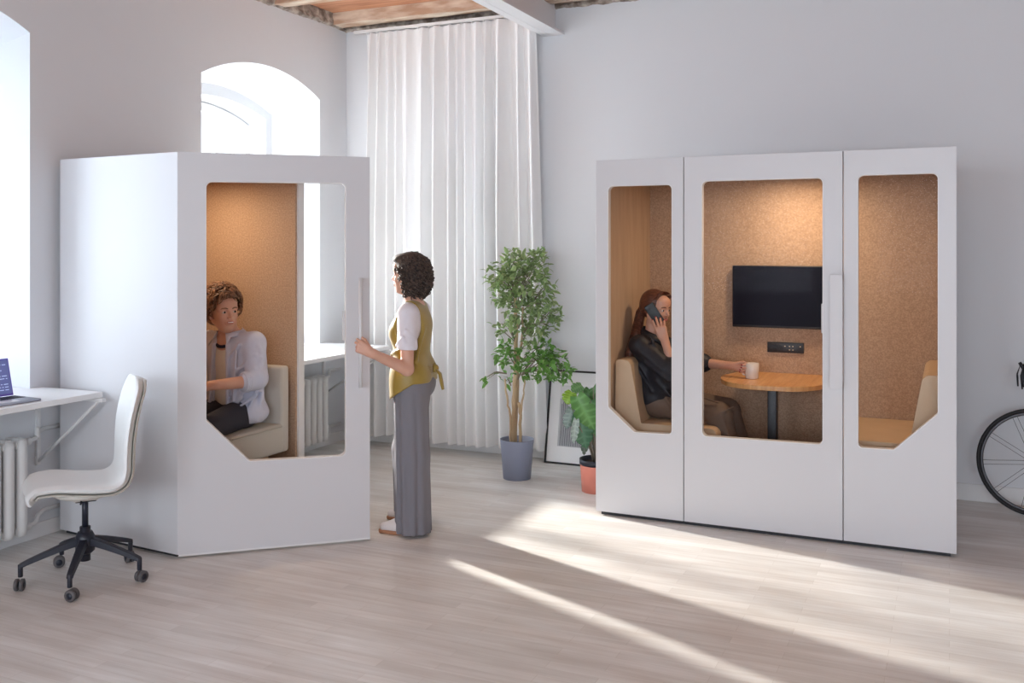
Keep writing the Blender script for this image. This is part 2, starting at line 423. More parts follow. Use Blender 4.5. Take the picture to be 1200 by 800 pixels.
def mesh_np(name, parts, mats, parent=None, pick=None, **kw):
    """parts: [(vs, fs)]; pick(centres)->material index array"""
    vs = []; fs = []; n = 0
    for v, f in parts: vs.append(v); fs.append(f + n); n += len(v)
    vs = np.concatenate(vs); fs = np.concatenate(fs)
    used = np.unique(fs); re = -np.ones(len(vs), np.int64); re[used] = np.arange(len(used)); vs = vs[used]; fs = re[fs]
    cen = vs[fs].mean(1)
    if parent is not None:
        inv = np.array(root_mat(parent).inverted()); vs = vs @ inv[:3, :3].T + inv[:3, 3]
    me = bpy.data.meshes.new(name)
    me.vertices.add(len(vs)); me.vertices.foreach_set('co', vs.astype(np.float32).ravel())
    me.loops.add(fs.size); me.loops.foreach_set('vertex_index', fs.astype(np.int32).ravel())
    me.polygons.add(len(fs)); me.polygons.foreach_set('loop_start', np.arange(0, fs.size, 4, dtype=np.int32))
    me.update(calc_edges=True); me.validate()
    me.polygons.foreach_set('use_smooth', np.ones(len(me.polygons), bool))
    for m in (mats if isinstance(mats, (list, tuple)) else [mats]): me.materials.append(m)
    if pick is not None and len(me.polygons) == len(fs): me.polygons.foreach_set('material_index', pick(cen).astype(np.int32))
    me.update()
    o = bpy.data.objects.new(name, me); C.objects.link(o)
    if parent is not None: o.parent = parent
    return props(o, **kw)
# ------------------------------------------------------------------ room (metres; camera near the origin, window wall on -x, curtain wall on +y)
XL, YB, XR, YF, ZP, ZC = -4.79, 7.03, 3.6, -4.2, 3.54, 3.66
def struct(name, m, fn, parent=None, **kw):
    b = MB(); fn(b)
    return b.build(name, m, parent, kind=None if parent else 'structure', **kw)

struct('floor', M['floor'], lambda b: b.box((XL - 1.0, YF, -0.06), (XR, YB, 0)))

# arched window openings in the left wall
def arch(y0, y1, z0, zs, za, n=18):
    """outline: sill, jambs, segmental arch (spring zs, apex za)"""
    w = (y1 - y0) / 2; s = za - zs; R = (w * w + s * s) / (2 * s); cz = za - R; yc = (y0 + y1) / 2; a = math.asin(w / R)
    pts = [(y0, z0), (y1, z0)]
    for i in range(n + 1):
        t = a - 2 * a * i / n; pts.append((yc + R * math.sin(t), cz + R * math.cos(t)))
    return pts
WY = [(-3.10, -1.71), (-0.32, 1.07), (2.46, 3.856), (5.24, 6.635)]
SZ = 0.835
def prof(k, y0, y1):
    if k == 0: return XL, arch(y0, y1, SZ, 2.90, 3.07)
    if k == 1: return XL - .50, arch(y0 + .0, y1, SZ, 2.80, 2.955)
    if k == 2: return XL - .50, arch(y0 + .075, y1 - .075, SZ, 2.755, 2.865)
    return XL - .86, arch(y0 + .045, y1 - .045, SZ, 2.70, 2.835)
def left_wall(b):
    holes = [prof(0, *w)[1] for w in WY]
    tris = tessellate_polygon([[V3((*p, 0)) for p in q] for q in [[(YF, 0), (YB, 0), (YB, ZC), (YF, ZC)]] + holes])
    flat = [p for q in [[(YF, 0), (YB, 0), (YB, ZC), (YF, ZC)]] + holes for p in q]
    b.add([(XL, y, z) for y, z in flat], tris, False)
    for w in WY:
        ps = [prof(k, *w) for k in range(4)]; n = len(ps[0][1]); vs = [(x, y, z) for x, pr in ps for y, z in pr]; fs = []
        for k in range(3):
            for i in range(n): fs.append((k * n + i, k * n + (i + 1) % n, (k + 1) * n + (i + 1) % n, (k + 1) * n + i))
        b.add(vs, fs, False)
struct('wall_left', M['plaster'], left_wall, fixn=False)
def outer_skin(b):
    # outside masonry face of the window wall, closing the wall thickness
    X = XL - .87
    q = [[(YF, 0), (YB, 0), (YB, ZC), (YF, ZC)]] + [prof(3, *w)[1] for w in WY]
    b.plate(q[0], q[1:], -0.03, lambda u, w, d: V3((X + d, u, w)))
struct('wall_exterior', M['plaster'], outer_skin)
struct('wall_back', M['plaster'], lambda b: b.box((XL - .9, YB, 0), (XR, YB + .2, ZC)))
struct('wall_right', M['wall_dark'], lambda b: b.box((XR, YF, 0), (XR + .2, YB, ZC)))
FW = [(-3.9, -1.9), (-1.1, 0.9), (1.3, 3.2)]  # unseen windows added behind the camera to bring in fill light
def front_wall(b):
    b.plate([(XL - .9, 0), (XR, 0), (XR, ZC), (XL - .9, ZC)], [[(x0, .85), (x1, .85), (x1, 3.1), (x0, 3.1)] for x0, x1 in FW], -.25,
            lambda u, w, d: V3((u, YF + d, w)))
struct('wall_front', M['wall_dark'], front_wall)

# windows: frame with two mullions and a transom, glass panes
def window(i, y0, y1):
    X, pf = prof(3, y0, y1); X += 0.10
    t = 0.055
    w = (y1 - y0) / 2 - .05; out = arch(y0 + .045, y1 - .045, SZ, 2.705, 2.84); inn = arch(y0 + .045 + t, y1 - .045 - t, SZ + t, 2.672, 2.775)
    b = MB(); b.plate(out, [inn], .07, lambda u, z, d: V3((X + d, u, z)))
    yc = (y0 + y1) / 2
    for s in (-.26, .26): b.box((X, yc + s - .016, SZ + t), (X + .05, yc + s + .016, 2.765))
    b.box((X + .004, y0 + .06, 2.12), (X + .056, y1 - .06, 2.165))
    fr = b.build('window_%d' % i, M['white'], None, kind='structure', bevel=.004)
    one('window_pane', M['winglass'], lambda q: q.plate(inn, [], .006, lambda u, z, d: V3((X + .03 + d, u, z))), fr)
    # casement handle on the mullion
    one('casement_handle', M['handle'], lambda q: q.rbox((X + .06, yc + .25, 1.55), (X + .085, yc + .27, 1.68), .006), fr)
for i, w in enumerate(WY): window(i + 1, *w)
for i, (x0, x1) in enumerate(FW):
    b = MB(); o = [(x0, .85), (x1, .85), (x1, 3.1), (x0, 3.1)]; n = [(x0 + .06, .91), (x1 - .06, .91), (x1 - .06, 3.04), (x0 + .06, 3.04)]
    b.plate(o, [n], .06, lambda u, z, d: V3((u, YF - .2 + d, z))); b.box(((x0 + x1) / 2 - .03, YF - .2, .91), ((x0 + x1) / 2 + .03, YF - .14, 3.04))
    f = b.build('window_%d' % (i + 5), M['white'], None, kind='structure')
    one('window_pane', M['winglass'], lambda q: q.plate(n, [], .006, lambda u, z, d: V3((u, YF - .17 + d, z))), f)

# skirting
struct('baseboard_left', M['white'], lambda b: b.box((XL, YF, 0), (XL + .014, YB, .085)), bevel=.004)
struct('baseboard_back', M['white'], lambda b: b.box((XL, YB - .016, 0), (XR, YB, .11)), bevel=.004)

# ceiling: planks above weathered joists, rubble strip above the plaster
struct('ceiling', M['plank'], lambda b: b.box((XL - .9, YF, ZC), (XR, YB + .2, ZC + .05)))
k = 1
yy = 6.80
while yy > YF + .3:
    def jf(b, yy=yy):
        n = 26; vs = []; rng = random.Random(int(yy * 100))
        for i in range(n + 1):
            x = XL + .0 + (XR - XL) * i / n; w = .006 * rng.uniform(-1, 1); z = .005 * rng.uniform(-1, 1)
            vs += [(x, yy + w, ZC - .100 + z), (x, yy + .125 + w, ZC - .100 - z), (x, yy + .125 + w, ZC), (x, yy + w, ZC)]
        fs = [(i * 4 + j, i * 4 + (j + 1) % 4, i * 4 + 4 + (j + 1) % 4, i * 4 + 4 + j) for i in range(n) for j in range(4)]
        b.add(vs, fs + [(3, 2, 1, 0), (n * 4, n * 4 + 1, n * 4 + 2, n * 4 + 3)], False)
    struct('trim_%d' % k, M['joist'], jf); k += 1
    yy -= 0.775
def rubble(b, P0, P1, nrm, seed):
    rng = np.random.RandomState(seed); P0 = np.array(P0); P1 = np.array(P1); L = np.linalg.norm(P1 - P0); nu = int(L / .018); nv = 9
    d = (P1 - P0) / L; g = rng.rand(nu + 8, nv + 8)
    for _ in range(2): g = (g + np.roll(g, 1, 0) + np.roll(g, 1, 1) + np.roll(g, -1, 0)) / 4
    g = (g - g.min()) / (g.max() - g.min()); rag = np.convolve(rng.rand(nu + 12), np.ones(5) / 5, 'same')
    vs = []; fs = []
    for i in range(nu + 1):
        z0 = ZP - .012 + .03 * rag[i]
        for j in range(nv + 1):
            z = z0 + (ZC - z0) * j / nv; o = (.004 + .03 * g[i, j]) if 0 < j else 0.0
            p = P0 + d * (L * i / nu) + np.array(nrm) * o; vs.append((p[0], p[1], z))
    for i in range(nu):
        for j in range(nv): a = i * (nv + 1) + j; fs.append((a, a + 1, a + nv + 2, a + nv + 1))
    b.add(vs, fs, False)
struct('trim_20', M['rubble'], lambda b: rubble(b, (XL, YB, 0), (XL, 1.0, 0), (1, 0, 0), 3), fixn=False)
struct('trim_21', M['rubble'], lambda b: rubble(b, (XL, YB, 0), (0.6, YB, 0), (0, -1, 0), 5), fixn=False)
# white steel I-beam crossing the ceiling
def ibeam(b):
    b.box((-2.932, YF, 3.336), (-2.869, YB, 3.356)); b.box((-2.865, YF, 3.336), (-2.75, YB, 3.356)); b.box((-2.90, YF, 3.352), (-2.80, YB, 3.362))
    b.box((-2.855, YF, 3.36), (-2.825, YB, ZC)); b.box((-2.93, YF, ZC - .02), (-2.75, YB, ZC))
struct('trim_22', M['beam'], ibeam)
# small conduit and box on the back wall left of the curtain
o = one('wall_socket', M['handle'], lambda b: (b.rbox((-4.43, YB - .028, .915), (-4.385, YB, 1.005), .004), b.box((-4.78, YB - .018, .918), (-4.43, YB, .93))), None)
props(o, 'small white box with a thin conduit on the wall left of the curtain', 'wall socket')

# ------------------------------------------------------------------ window boards
def board(y0, y1, xf, w):
    def f(b):
        b.plate([(y0, xf), (y1, xf), (y1, XL + .001), (w[1] - .002, XL + .001), (w[1] - .048, XL - .75), (w[0] + .048, XL - .75), (w[0] + .002, XL + .001), (y0, XL + .001)],
                [], .03, lambda u, x, d: V3((x, u, SZ + .001 + d)))
    return f
def bracket(b, y, x1):
    b.box((XL + .001, y - .012, .42), (XL + .02, y + .012, .834)); b.box((XL + .02, y - .012, .815), (x1, y + .012, .834))
    p0 = V3((XL + .015, y, .44)); p1 = V3((x1 - .04, y, .82)); b.tube([p0, p1], .009, 6)
for (y0, y1, xf, w, lab, ys) in ((2.30, 3.93, -4.30, WY[2], 'white window board desk with the laptop on it, left of the office chair', (2.5, 3.90)),
                           (5.12, 6.72, -4.157, WY[3], 'white deep window board seen through the open door glass, above the far radiator', (5.3, 6.68))):
    t = thing('window_board', lab, 'window sill', ((xf + XL) / 2, (y0 + y1) / 2, SZ), 0)
    one('board', M['white'], board(y0, y1, xf, w), t, bevel=.004)
    for y in ys: one('bracket', M['white'], lambda b, y=y: bracket(b, y, xf + .04), t)

# ------------------------------------------------------------------ radiators
def radiator(y1, n, lab):
    t = thing('radiator', lab, 'radiator', (XL + .14, y1 - n * .04, .0), 0)
    xc = XL + .135
    for i in range(n):
        y = y1 - .04 - i * .08
        def sec(b, y=y):
            for s in (-.042, .042):
                b.tube([(xc + s, y, .10), (xc + s, y, .135), (xc + s, y, .58), (xc + s, y, .625)], [.026, .030, .030, .024], 10)
            b.tube([(xc - .045, y, .125), (xc + .045, y, .125)], .034, 10); b.tube([(xc - .045, y, .595), (xc + .045, y, .595)], .036, 10)
            b.tube([(xc, y - .04, .125), (xc, y + .04, .125)], .022, 8); b.tube([(xc, y - .04, .595), (xc, y + .04, .595)], .022, 8)
        one('section', M['radiator'], sec, t)
    def pipes(b, zd):
        for z, dz in (zd,):
            b.tube([(xc, y1, z), (xc, y1 + .05, z), (xc - .01, y1 + .09, z + .005), (xc - .05, y1 + .14, z + dz), (XL + .024, y1 + .23, z + dz), (XL + .024, y1 + .40, z + dz)], .013, 8)
            b.tube([(xc, y1 + .015, z), (xc, y1 + .045, z)], .022, 8)
    for zd in ((.595, .03), (.125, .03)): one('pipe', M['radiator'], lambda b: pipes(b, zd), t)
    one('valve', M['radiator'], lambda b: b.tube([(xc - .02, y1 + .11, .60), (xc - .02, y1 + .11, .66)], [.016, .012], 8), t)
    for y in (y1 - .08, y1 - n * .08 + .08): one('wall_bracket', M['radiator'], lambda b: b.box((XL + .001, y - .012, .30), (xc, y + .012, .325)), t)
radiator(3.70, 12, 'white cast iron radiator under the window board with the laptop')
radiator(6.50, 12, 'white cast iron radiator seen through the open booth door glass')

# ------------------------------------------------------------------ laptop
t = thing('laptop', 'open laptop with purple edged screen on the white window board', 'laptop', (-4.46, 3.42, .866), 0)
Rz = Matrix.Rotation(math.radians(-4), 3, 'Z'); ctr = (-4.46, 3.42, .866)
def lbox(lo, hi, r=.004): return lambda b: b.rbox(lo, hi, r, 2, Rz, ctr)
one('keyboard_base', M['laptop'], lbox((-4.575, 3.265, .8665), (-4.355, 3.575, .880)), t)
kb = one('keyboard', M['black_plastic'], lambda b: [b.rbox((-4.555 + r * .019, 3.285 + c * .0185, .880), (-4.540 + r * .019, 3.30 + c * .0185, .8815), .001, 1, Rz, ctr) for r in range(5) for c in range(15)], t)
one('trackpad', M['handle'], lbox((-4.445, 3.37, .8798), (-4.375, 3.47, .8804), .0003), t)
Ry = Matrix.Rotation(math.radians(-14), 3, 'Y')
def scr(lo, hi):
    return lambda b: b.box(lo, hi, Rz @ Ry, (-4.575, 3.42, .88))
lid = one('screen', M['laptop_lid'], scr((-4.581, 3.265, .882), (-4.575, 3.575, 1.082)), t, bevel=.002)
one('display', M['laptop_scr'], scr((-4.5748, 3.272, .892), (-4.5742, 3.568, 1.075)), lid)
def lines(b):
    rg = random.Random(2)
    for i in range(11):
        z = 1.062 - i * .015; y = 3.553
        while y > 3.29:
            w = rg.uniform(.008, .035)
            if rg.random() < .7: b.box((-4.574, y - w, z), (-4.5735, y, z + .0035), Rz @ Ry, (-4.575, 3.42, .88))
            y -= w + .008
one('display_rows', M['laptop_line'], lines, lid)

# ------------------------------------------------------------------ curtain
def curtain(b):
    nu, nv = 420, 36; x0, x1 = -4.53, -2.86; rg = random.Random(11)
    ph = []; a = 0
    for i in range(nu + 1): a += (1 + .32 * math.sin(i * .031) + .25 * math.sin(i * .083 + 1)) * (2 * PI * 15 / nu); ph.append(a)
    vs = []
    for j in range(nv + 1):
        v = j / nv; z = 3.475 - v * (3.475 - .085)
        for i in range(nu + 1):
            u = i / nu; xr = x1 - .085 * (1 - v) ; xl = x0 + .03 * (1 - v)
            amp = (.024 + .030 * min(1, v * 2.2)) * (1 + .35 * math.sin(u * 17 + 1))
            p = ph[i] + .5 * math.sin(v * 2.5 + u * 9) * v
            s = math.sin(p); y = 6.895 + amp * (s + .28 * math.sin(2 * p + .8 + v)) + .022 * v * math.sin(u * 6.5)
            if v < .05: y = 6.90 + (y - 6.90) * .8
            x = xl + (xr - xl) * u + .011 * math.cos(p) * v
            vs.append((x, y, z - (.012 * math.sin(u * 11 + 2) + .006 * math.sin(u * 31)) * v))
    fs = [(j * (nu + 1) + i, j * (nu + 1) + i + 1, (j + 1) * (nu + 1) + i + 1, (j + 1) * (nu + 1) + i) for j in range(nv) for i in range(nu)]
    b.add(vs, fs, True)
t = thing('curtain', 'floor length white curtain in soft folds, hung behind the standing woman', 'curtain', (-3.69, 6.90, 0.08), 0)
one('fabric', M['curtain'], curtain, t, fixn=False)
one('curtain_track', M['white'], lambda b: (b.box((-4.62, 6.885, 3.487), (-2.94, 6.915, 3.51)), [b.box((x, 6.91, 3.495), (x + .02, YB, 3.508)) for x in (-4.55, -4.1, -3.6, -3.1)]), t)
for i in range(16): one('curtain_glider', M['white'], lambda b: b.box((-4.5 + i * .1, 6.893, 3.468), (-4.494 + i * .1, 6.907, 3.49)), t)
# ------------------------------------------------------------------ booths
def ngon_T(o, du, dn):
    """2D (u,z) + depth -> world, o origin, du direction of u, dn direction of depth"""
    o = V3(o); du = V3(du).normalized(); dn = V3(dn).normalized()
    return lambda u, z, d: o + du * u + dn * d + V3((0, 0, z))

def front_panel(name, parent, T, u0, u1, z0, z1, hole, mats=('booth',), glass=True, th=.045):
    b = MB(); out = [(u0, z0), (u1, z0), (u1, z1), (u0, z1)]
    b.plate(out, [hole], th, T); p = b.build(name, M['booth'], parent, bevel=.0015)
    # thin pale trim lining the opening
    c = (sum(q[0] for q in hole) / len(hole), sum(q[1] for q in hole) / len(hole))
    def shrink(q, s):
        out_ = []; n = len(q)
        for i in range(n):
            a = V3((*q[i - 1], 0)); bb = V3((*q[i], 0)); cc = V3((*q[(i + 1) % n], 0)); t = (cc - a).normalized(); nn = V3((-t.y, t.x, 0))
            if (V3((*c, 0)) - bb).dot(nn) < 0: nn = -nn
            out_.append((bb.x + nn.x * s, bb.y + nn.y * s))
        return out_
    inner = shrink(hole, .005)
    b = MB(); b.plate(hole, [inner], th + .001, lambda u, z, d: T(u, z, d - .0005)); b.build('glazing_trim', M['booth_edge'], p)
    g = MB(); g.plate(shrink(hole, .001), [], .006, lambda u, z, d: T(u, z, d + th * .45)); g.build('glass_pane', M['glass'], p)
    return p

# ---- wide booth on the right, front face on y=5.69, standing on the floor
BY0, BY1, BX0, BX1, BZ = 5.69, 6.73, -2.016, 0.035, 2.215
bt = thing('meeting_booth', 'large white meeting booth with three windows and warm felt inside, beside the bicycle', 'booth', ((BX0 + BX1) / 2, BY0, 0), 0)
T = ngon_T((0, BY0, 0), (1, 0, 0), (0, 1, 0))
zb = .022
front_panel('front_panel', bt, T, BX0, -1.4595, zb, BZ, round_poly([(-1.939, .675), (-1.767, .529), (-1.526, .535), (-1.526, 2.055), (-1.939, 2.055)], [.03, .03, .03, .035, .035]))
front_panel('front_panel', bt, T, -.5425, BX1, zb, BZ, round_poly([(-.47, .548), (-.277, .552), (-.053, .769), (-.053, 2.078), (-.47, 2.078)], [.03, .03, .03, .035, .035]))
door = front_panel('door', bt, T, -1.4545, -.5475, zb, BZ, round_poly([(-1.35, .54), (-.651, .548), (-.651, 2.070), (-1.35, 2.070)], .035))
def bar_handle(b, T, u, z0, z1, out=-1):
    # flat upright grip standing off on two feet
    prof_ = round_poly([(u - .034, z0), (u + .034, z0), (u + .034, z1), (u - .034, z1)], .012, 3)
    b.plate(prof_, [], .012, lambda a, z, d: T(a, z, out * (.032 + d)))
    for z in (z0 + .02, z1 - .02): b.plate([(u + .010, z - .012), (u + .034, z - .012), (u + .034, z + .012), (u + .010, z + .012)], [], .035, lambda a, zz, d: T(a, zz, out * d))
    b.plate([(u + .022, z0 + .01), (u + .034, z0 + .01), (u + .034, z1 - .01), (u + .022, z1 - .01)], [], .035, lambda a, zz, d: T(a, zz, out * d))
one('door_handle', M['booth'], lambda b: bar_handle(b, T, -.578, .878, 1.521), door, bevel=.003)
one('door_handle', M['handle'], lambda b: b.plate(round_poly([(-.668, 1.18), (-.640, 1.18), (-.640, 1.35), (-.668, 1.35)], .005, 2), [], .03, lambda a, z, d: T(a, z, .046 + d)), door)
def rcase(b):
    b.box((BX0 + .004, BY0 + .047, zb), (BX0 + .045, BY1, BZ)); 
one('side_panel', M['booth'], rcase, bt)
one('side_panel', M['booth'], lambda b: b.box((BX1 - .045, BY0 + .047, zb), (BX1 - .004, BY1, BZ)), bt)
one('back_panel', M['booth'], lambda b: b.box((BX0 + .045, BY1 - .03, zb), (BX1 - .045, BY1, BZ)), bt)
one('roof', M['booth'], lambda b: b.box((BX0 + .045, BY0 + .047, BZ - .06), (BX1 - .045, BY1 - .03, BZ)), bt)
one('floor_panel', M['carpet'], lambda b: b.box((BX0 + .045, BY0 + .047, zb), (BX1 - .045, BY1 - .03, .09)), bt)
one('plinth', M['gap'], lambda b: b.box((BX0 + .03, BY0 + .02, 0), (BX1 - .03, BY1 - .02, zb)), bt)
one('wall_lining', M['felt'], lambda b: b.box((BX0 + .046, BY1 - .055, .09), (BX1 - .046, BY1 - .03, BZ - .075)), bt)
one('wall_lining', M['felt_side'], lambda b: b.box((BX0 + .045, BY0 + .06, .09), (BX0 + .062, BY1 - .056, BZ - .075)), bt)
one('wall_lining', M['felt'], lambda b: b.box((BX1 - .062, BY0 + .06, .09), (BX1 - .045, BY1 - .056, BZ - .075)), bt)
one('ceiling_lining', M['felt'], lambda b: b.box((BX0 + .045, BY0 + .06, BZ - .075), (BX1 - .045, BY1 - .03, BZ - .061)), bt)
lamp = one('ceiling_light', M['white'], lambda b: b.lathe([(.0, 0), (.10, 0), (.105, -.006), (.095, -.012), (.088, -.006)], 32, (-.90, 6.25, BZ - .075)), bt)
one('diffuser', M['lamp_warm'], lambda b: b.lathe([(0, -.007), (.088, -.007)], 32, (-.90, 6.25, BZ - .075)), lamp)
YI = BY1 - .055                                       # inner face of the back lining

# ---- single booth on the left; its door stands open
LX, LXB, LY0, LY1, LZ = -3.77, -4.735, 3.942, 5.058, 2.185
bl = thing('phone_booth', 'white single phone booth with its door open, beside the office chair', 'booth', ((LX + LXB) / 2, LY0, 0), 0)
def slanted(b):
    # near end panel; runs from the hinge corner to the window wall
    b.plate([(-3.768, LY0), (-4.739, LY0 + .075), (-4.739, LY0 + .115), (-3.768, LY0 + .04)], [], LZ - zb, lambda x, y, d: V3((x, y, zb + d)))
one('side_panel', M['booth'], slanted, bl, bevel=.002)
one('side_panel', M['booth_edge'], lambda b: b.box((LXB, LY1 - .062, zb), (LX, LY1, LZ)), bl, bevel=.002)
one('back_panel', M['booth'], lambda b: b.box((LXB, LY0 + .115, zb), (LXB + .03, LY1 - .062, LZ)), bl)
one('roof', M['booth'], lambda b: b.plate([(-3.77, LY0 + .04), (-4.735, LY0 + .115), (-4.735, LY1 - .062), (-3.77, LY1 - .062)], [], .06, lambda x, y, d: V3((x, y, LZ - .06 + d))), bl)
one('floor_panel', M['carpet'], lambda b: b.plate([(-3.80, LY0 + .045), (-4.70, LY0 + .115), (-4.70, LY1 - .062), (-3.80, LY1 - .062)], [], .068, lambda x, y, d: V3((x, y, .022 + d))), bl)
one('plinth', M['gap'], lambda b: b.plate([(-3.80, LY0 + .03), (-4.71, LY0 + .095), (-4.71, LY1 - .02), (-3.80, LY1 - .02)], [], .022, lambda x, y, d: V3((x, y, d))), bl)
one('wall_lining', M['felt'], lambda b: b.box((LXB + .045, LY1 - .08, .09), (LX - .012, LY1 - .062, LZ - .075)), bl)
one('wall_lining', M['felt'], lambda b: b.box((LXB + .03, LY0 + .13, .09), (LXB + .045, LY1 - .062, LZ - .075)), bl)
one('wall_lining', M['felt'], lambda b: b.plate([(-3.785, LY0 + .041), (-4.69, LY0 + .112), (-4.69, LY0 + .127), (-3.785, LY0 + .056)], [], LZ - .165, lambda x, y, d: V3((x, y, .09 + d))), bl)
one('ceiling_lining', M['felt'], lambda b: b.plate([(-3.78, LY0 + .06), (-4.70, LY0 + .127), (-4.70, LY1 - .08), (-3.78, LY1 - .08)], [], .013, lambda x, y, d: V3((x, y, LZ - .075 + d))), bl)
lamp = one('ceiling_light', M['white'], lambda b: b.lathe([(.0, 0), (.09, 0), (.095, -.006), (.085, -.012), (.078, -.006)], 32, (-4.28, 4.52, LZ - .075)), bl)
one('diffuser', M['lamp_warm'], lambda b: b.lathe([(0, -.007), (.078, -.007)], 32, (-4.28, 4.52, LZ - .075)), lamp)
dd = V3((.7423, .6701, 0)).normalized(); dn = V3((dd.y, -dd.x, 0))      # along the open door, outward normal
HG = V3((-3.768, 3.942, 0))
TD = ngon_T(HG + dn * .0, dd, -dn)
door = front_panel('door', bl, TD, .0, 1.034, .022, LZ, round_poly([(.142, .734), (.371, .496), (.901, .490), (.901, 2.037), (.142, 2.031)], [.012, .02, .035, .035, .035]))
one('door_handle', M['handle'], lambda b: (b.tube([TD(.972, .885, -.060), TD(.972, 1.50, -.060)], .0115, 10), [b.tube([TD(.978, z, 0), TD(.972, z, -.060)], .009, 8) for z in (.895, 1.49)]), door)
one('door_handle', M['handle'], lambda b: b.plate(round_poly([(.888, 1.14), (.912, 1.14), (.912, 1.31), (.888, 1.31)], .004, 2), [], .03, lambda a, z, d: TD(a, z, .046 + d)), door)
one('door_bottom_seal', M['booth_edge'], lambda b: b.plate([(0.005, .012), (1.034, .012), (1.034, .022), (0.005, .022)], [], .04, lambda a, z, d: TD(a, z, d + .002)), door)

# ------------------------------------------------------------------ benches
def bench_right_booth(x_wall, sgn, lab):
    t = thing('bench_seat', lab, 'bench', (x_wall, 6.2, .09), 0)
    y0, y1 = 5.86, YI - .012; w = .66
    def seat(b):
        pf = round_poly([(.035, .27), (w, .27), (w, .56), (.035, .56)], [.01, .045, .05, .01], 5)
        b.plate(pf, [], y1 - y0, lambda u, z, d: V3((x_wall + sgn * u, y0 + d, z)))
    one('seat', M['leather_beige'], seat, t)
    def back(b):
        pf = round_poly([(.006, .38), (.185, .38), (.178, .56), (.110, .93), (.085, .955), (.012, .955)], [.01, .01, .03, .03, .03, .02], 4)
        b.plate(pf, [], y1 - y0 + .004, lambda u, z, d: V3((x_wall + sgn * u, y0 - .004 + d, z)))
    one('backrest', M['leather_beige'], back, t)
    one('base', M['black_plastic'], lambda b: b.box((min(x_wall + sgn * .05, x_wall + sgn * .58), y0 + .04, .09), (max(x_wall + sgn * .05, x_wall + sgn * .58), y1 - .04, .27)), t)
bench_right_booth(BX0 + .064, 1, 'beige leather bench carrying the woman on the phone')
bench_right_booth(BX1 - .064, -1, 'empty beige leather bench at the right end of the large booth')

t = thing('bench_seat', 'pale grey upholstered bench with wooden legs under the seated man', 'bench', (-4.2, 4.8, .09), 0)
one('seat', M['fabric_bench'], lambda b: b.rbox((-4.64, 4.40, .385), (-3.80, 4.90, .565), .022, 4), t)
one('backrest', M['fabric_bench'], lambda b: b.rbox((-4.64, 4.865, .385), (-3.80, 4.945, .925), .02, 4), t)
one('piping', M['fabric_bench'], lambda b: b.tube([(-3.797, 4.41, .552), (-3.797, 4.86, .552)], .004, 6), t)
for x in (-4.56, -3.88):
    for y in (4.47, 4.80): one('leg', M['wood_leg'], lambda b: b.tube([(x, y, .386), (x, y + (.0 if y < 4.6 else .02), .091)], [.022, .014], 12), t)

# ------------------------------------------------------------------ things in the big booth
t = thing('wall_table', 'small oak table with rounded front and black post inside the large booth', 'table', (-1.03, 6.35, .09), 0)
def top(b):
    pts = [(-1.30, YI - .002)]; n = 28
    # D shape: straight at the wall, round ends towards the seats
    for i in range(n + 1):
        a = PI + PI * i / n; ca, sa = math.cos(a), math.sin(a)
        pts.append((-1.03 + .345 * math.copysign(abs(ca) ** .72, ca), 6.40 + .385 * sa * (1 if abs(sa) < 1 else 1)))
    pts.append((-.76, YI - .002)); pts = pts
    b.plate(pts, [], .030, lambda x, y, d: V3((x, y, .790 + d)))
one('table_top', M['table_wood'], top, t, bevel=.005)
one('post', M['black'], lambda b: b.rbox((-1.058, 6.25, .10), (-1.0, 6.31, .788), .006), t)
one('base_plate', M['black'], lambda b: b.lathe([(0, .012), (.17, .012), (.175, .0), (0, 0)], 36, (-1.03, 6.30, .0905)), t)
t = thing('television', 'black flat screen television on the felt wall of the large booth', 'television', (-1.04, YI, 1.34), 0)
TX0, TX1, TZ0, TZ1 = -1.357, -.640, 1.126, 1.546
one('housing', M['black_plastic'], lambda b: (b.rbox((TX0, YI - .05, TZ0), (TX1, YI - .018, TZ1), .006), b.box((-1.15, YI - .02, 1.24), (-.87, YI - .001, 1.44))), t)
one('screen', M['screen'], lambda b: b.box((TX0 + .006, YI - .0515, TZ0 + .016), (TX1 - .006, YI - .0500, TZ1 - .006)), t)
t = thing('socket_panel', 'black socket strip on the felt wall below the television', 'socket', (-1.0, YI, .99), 0)
one('plate', M['black_plastic'], lambda b: b.rbox((-1.128, YI - .012, .958), (-.888, YI - .0005, 1.028), .003, 2), t)
def sock(b, x): b.lathe([(.0, 0), (.018, 0), (.024, .006), (.026, .0), ], 20, (0, 0, 0))
for x in (-1.095, -1.048):
    def sk(b, x=x):
        pr_ = [(.0, .003), (.018, .003), (.021, -.002), (.023, .002)]
        vs = []; fs = []; n = 20
        for (r, d) in pr_:
            for k_ in range(n): a = 2 * PI * k_ / n; vs.append((x + r * math.cos(a), YI - .0125 + d - .002, .993 + r * math.sin(a)))
        for i in range(3):
            for k_ in range(n): fs.append((i * n + k_, i * n + (k_ + 1) % n, (i + 1) * n + (k_ + 1) % n, (i + 1) * n + k_))
        b.add(vs, fs, True)
    one('socket', M['black'], sk, t)
for x, z in ((-1.015, 1.0), (-.985, 1.0), (-.963, 1.0), (-.985, .976), (-.963, .976), (-.915, 1.0)): one('port', M['brass'], lambda b: b.box((x, YI - .0135, z), (x + .008, YI - .012, z + .006)), t)
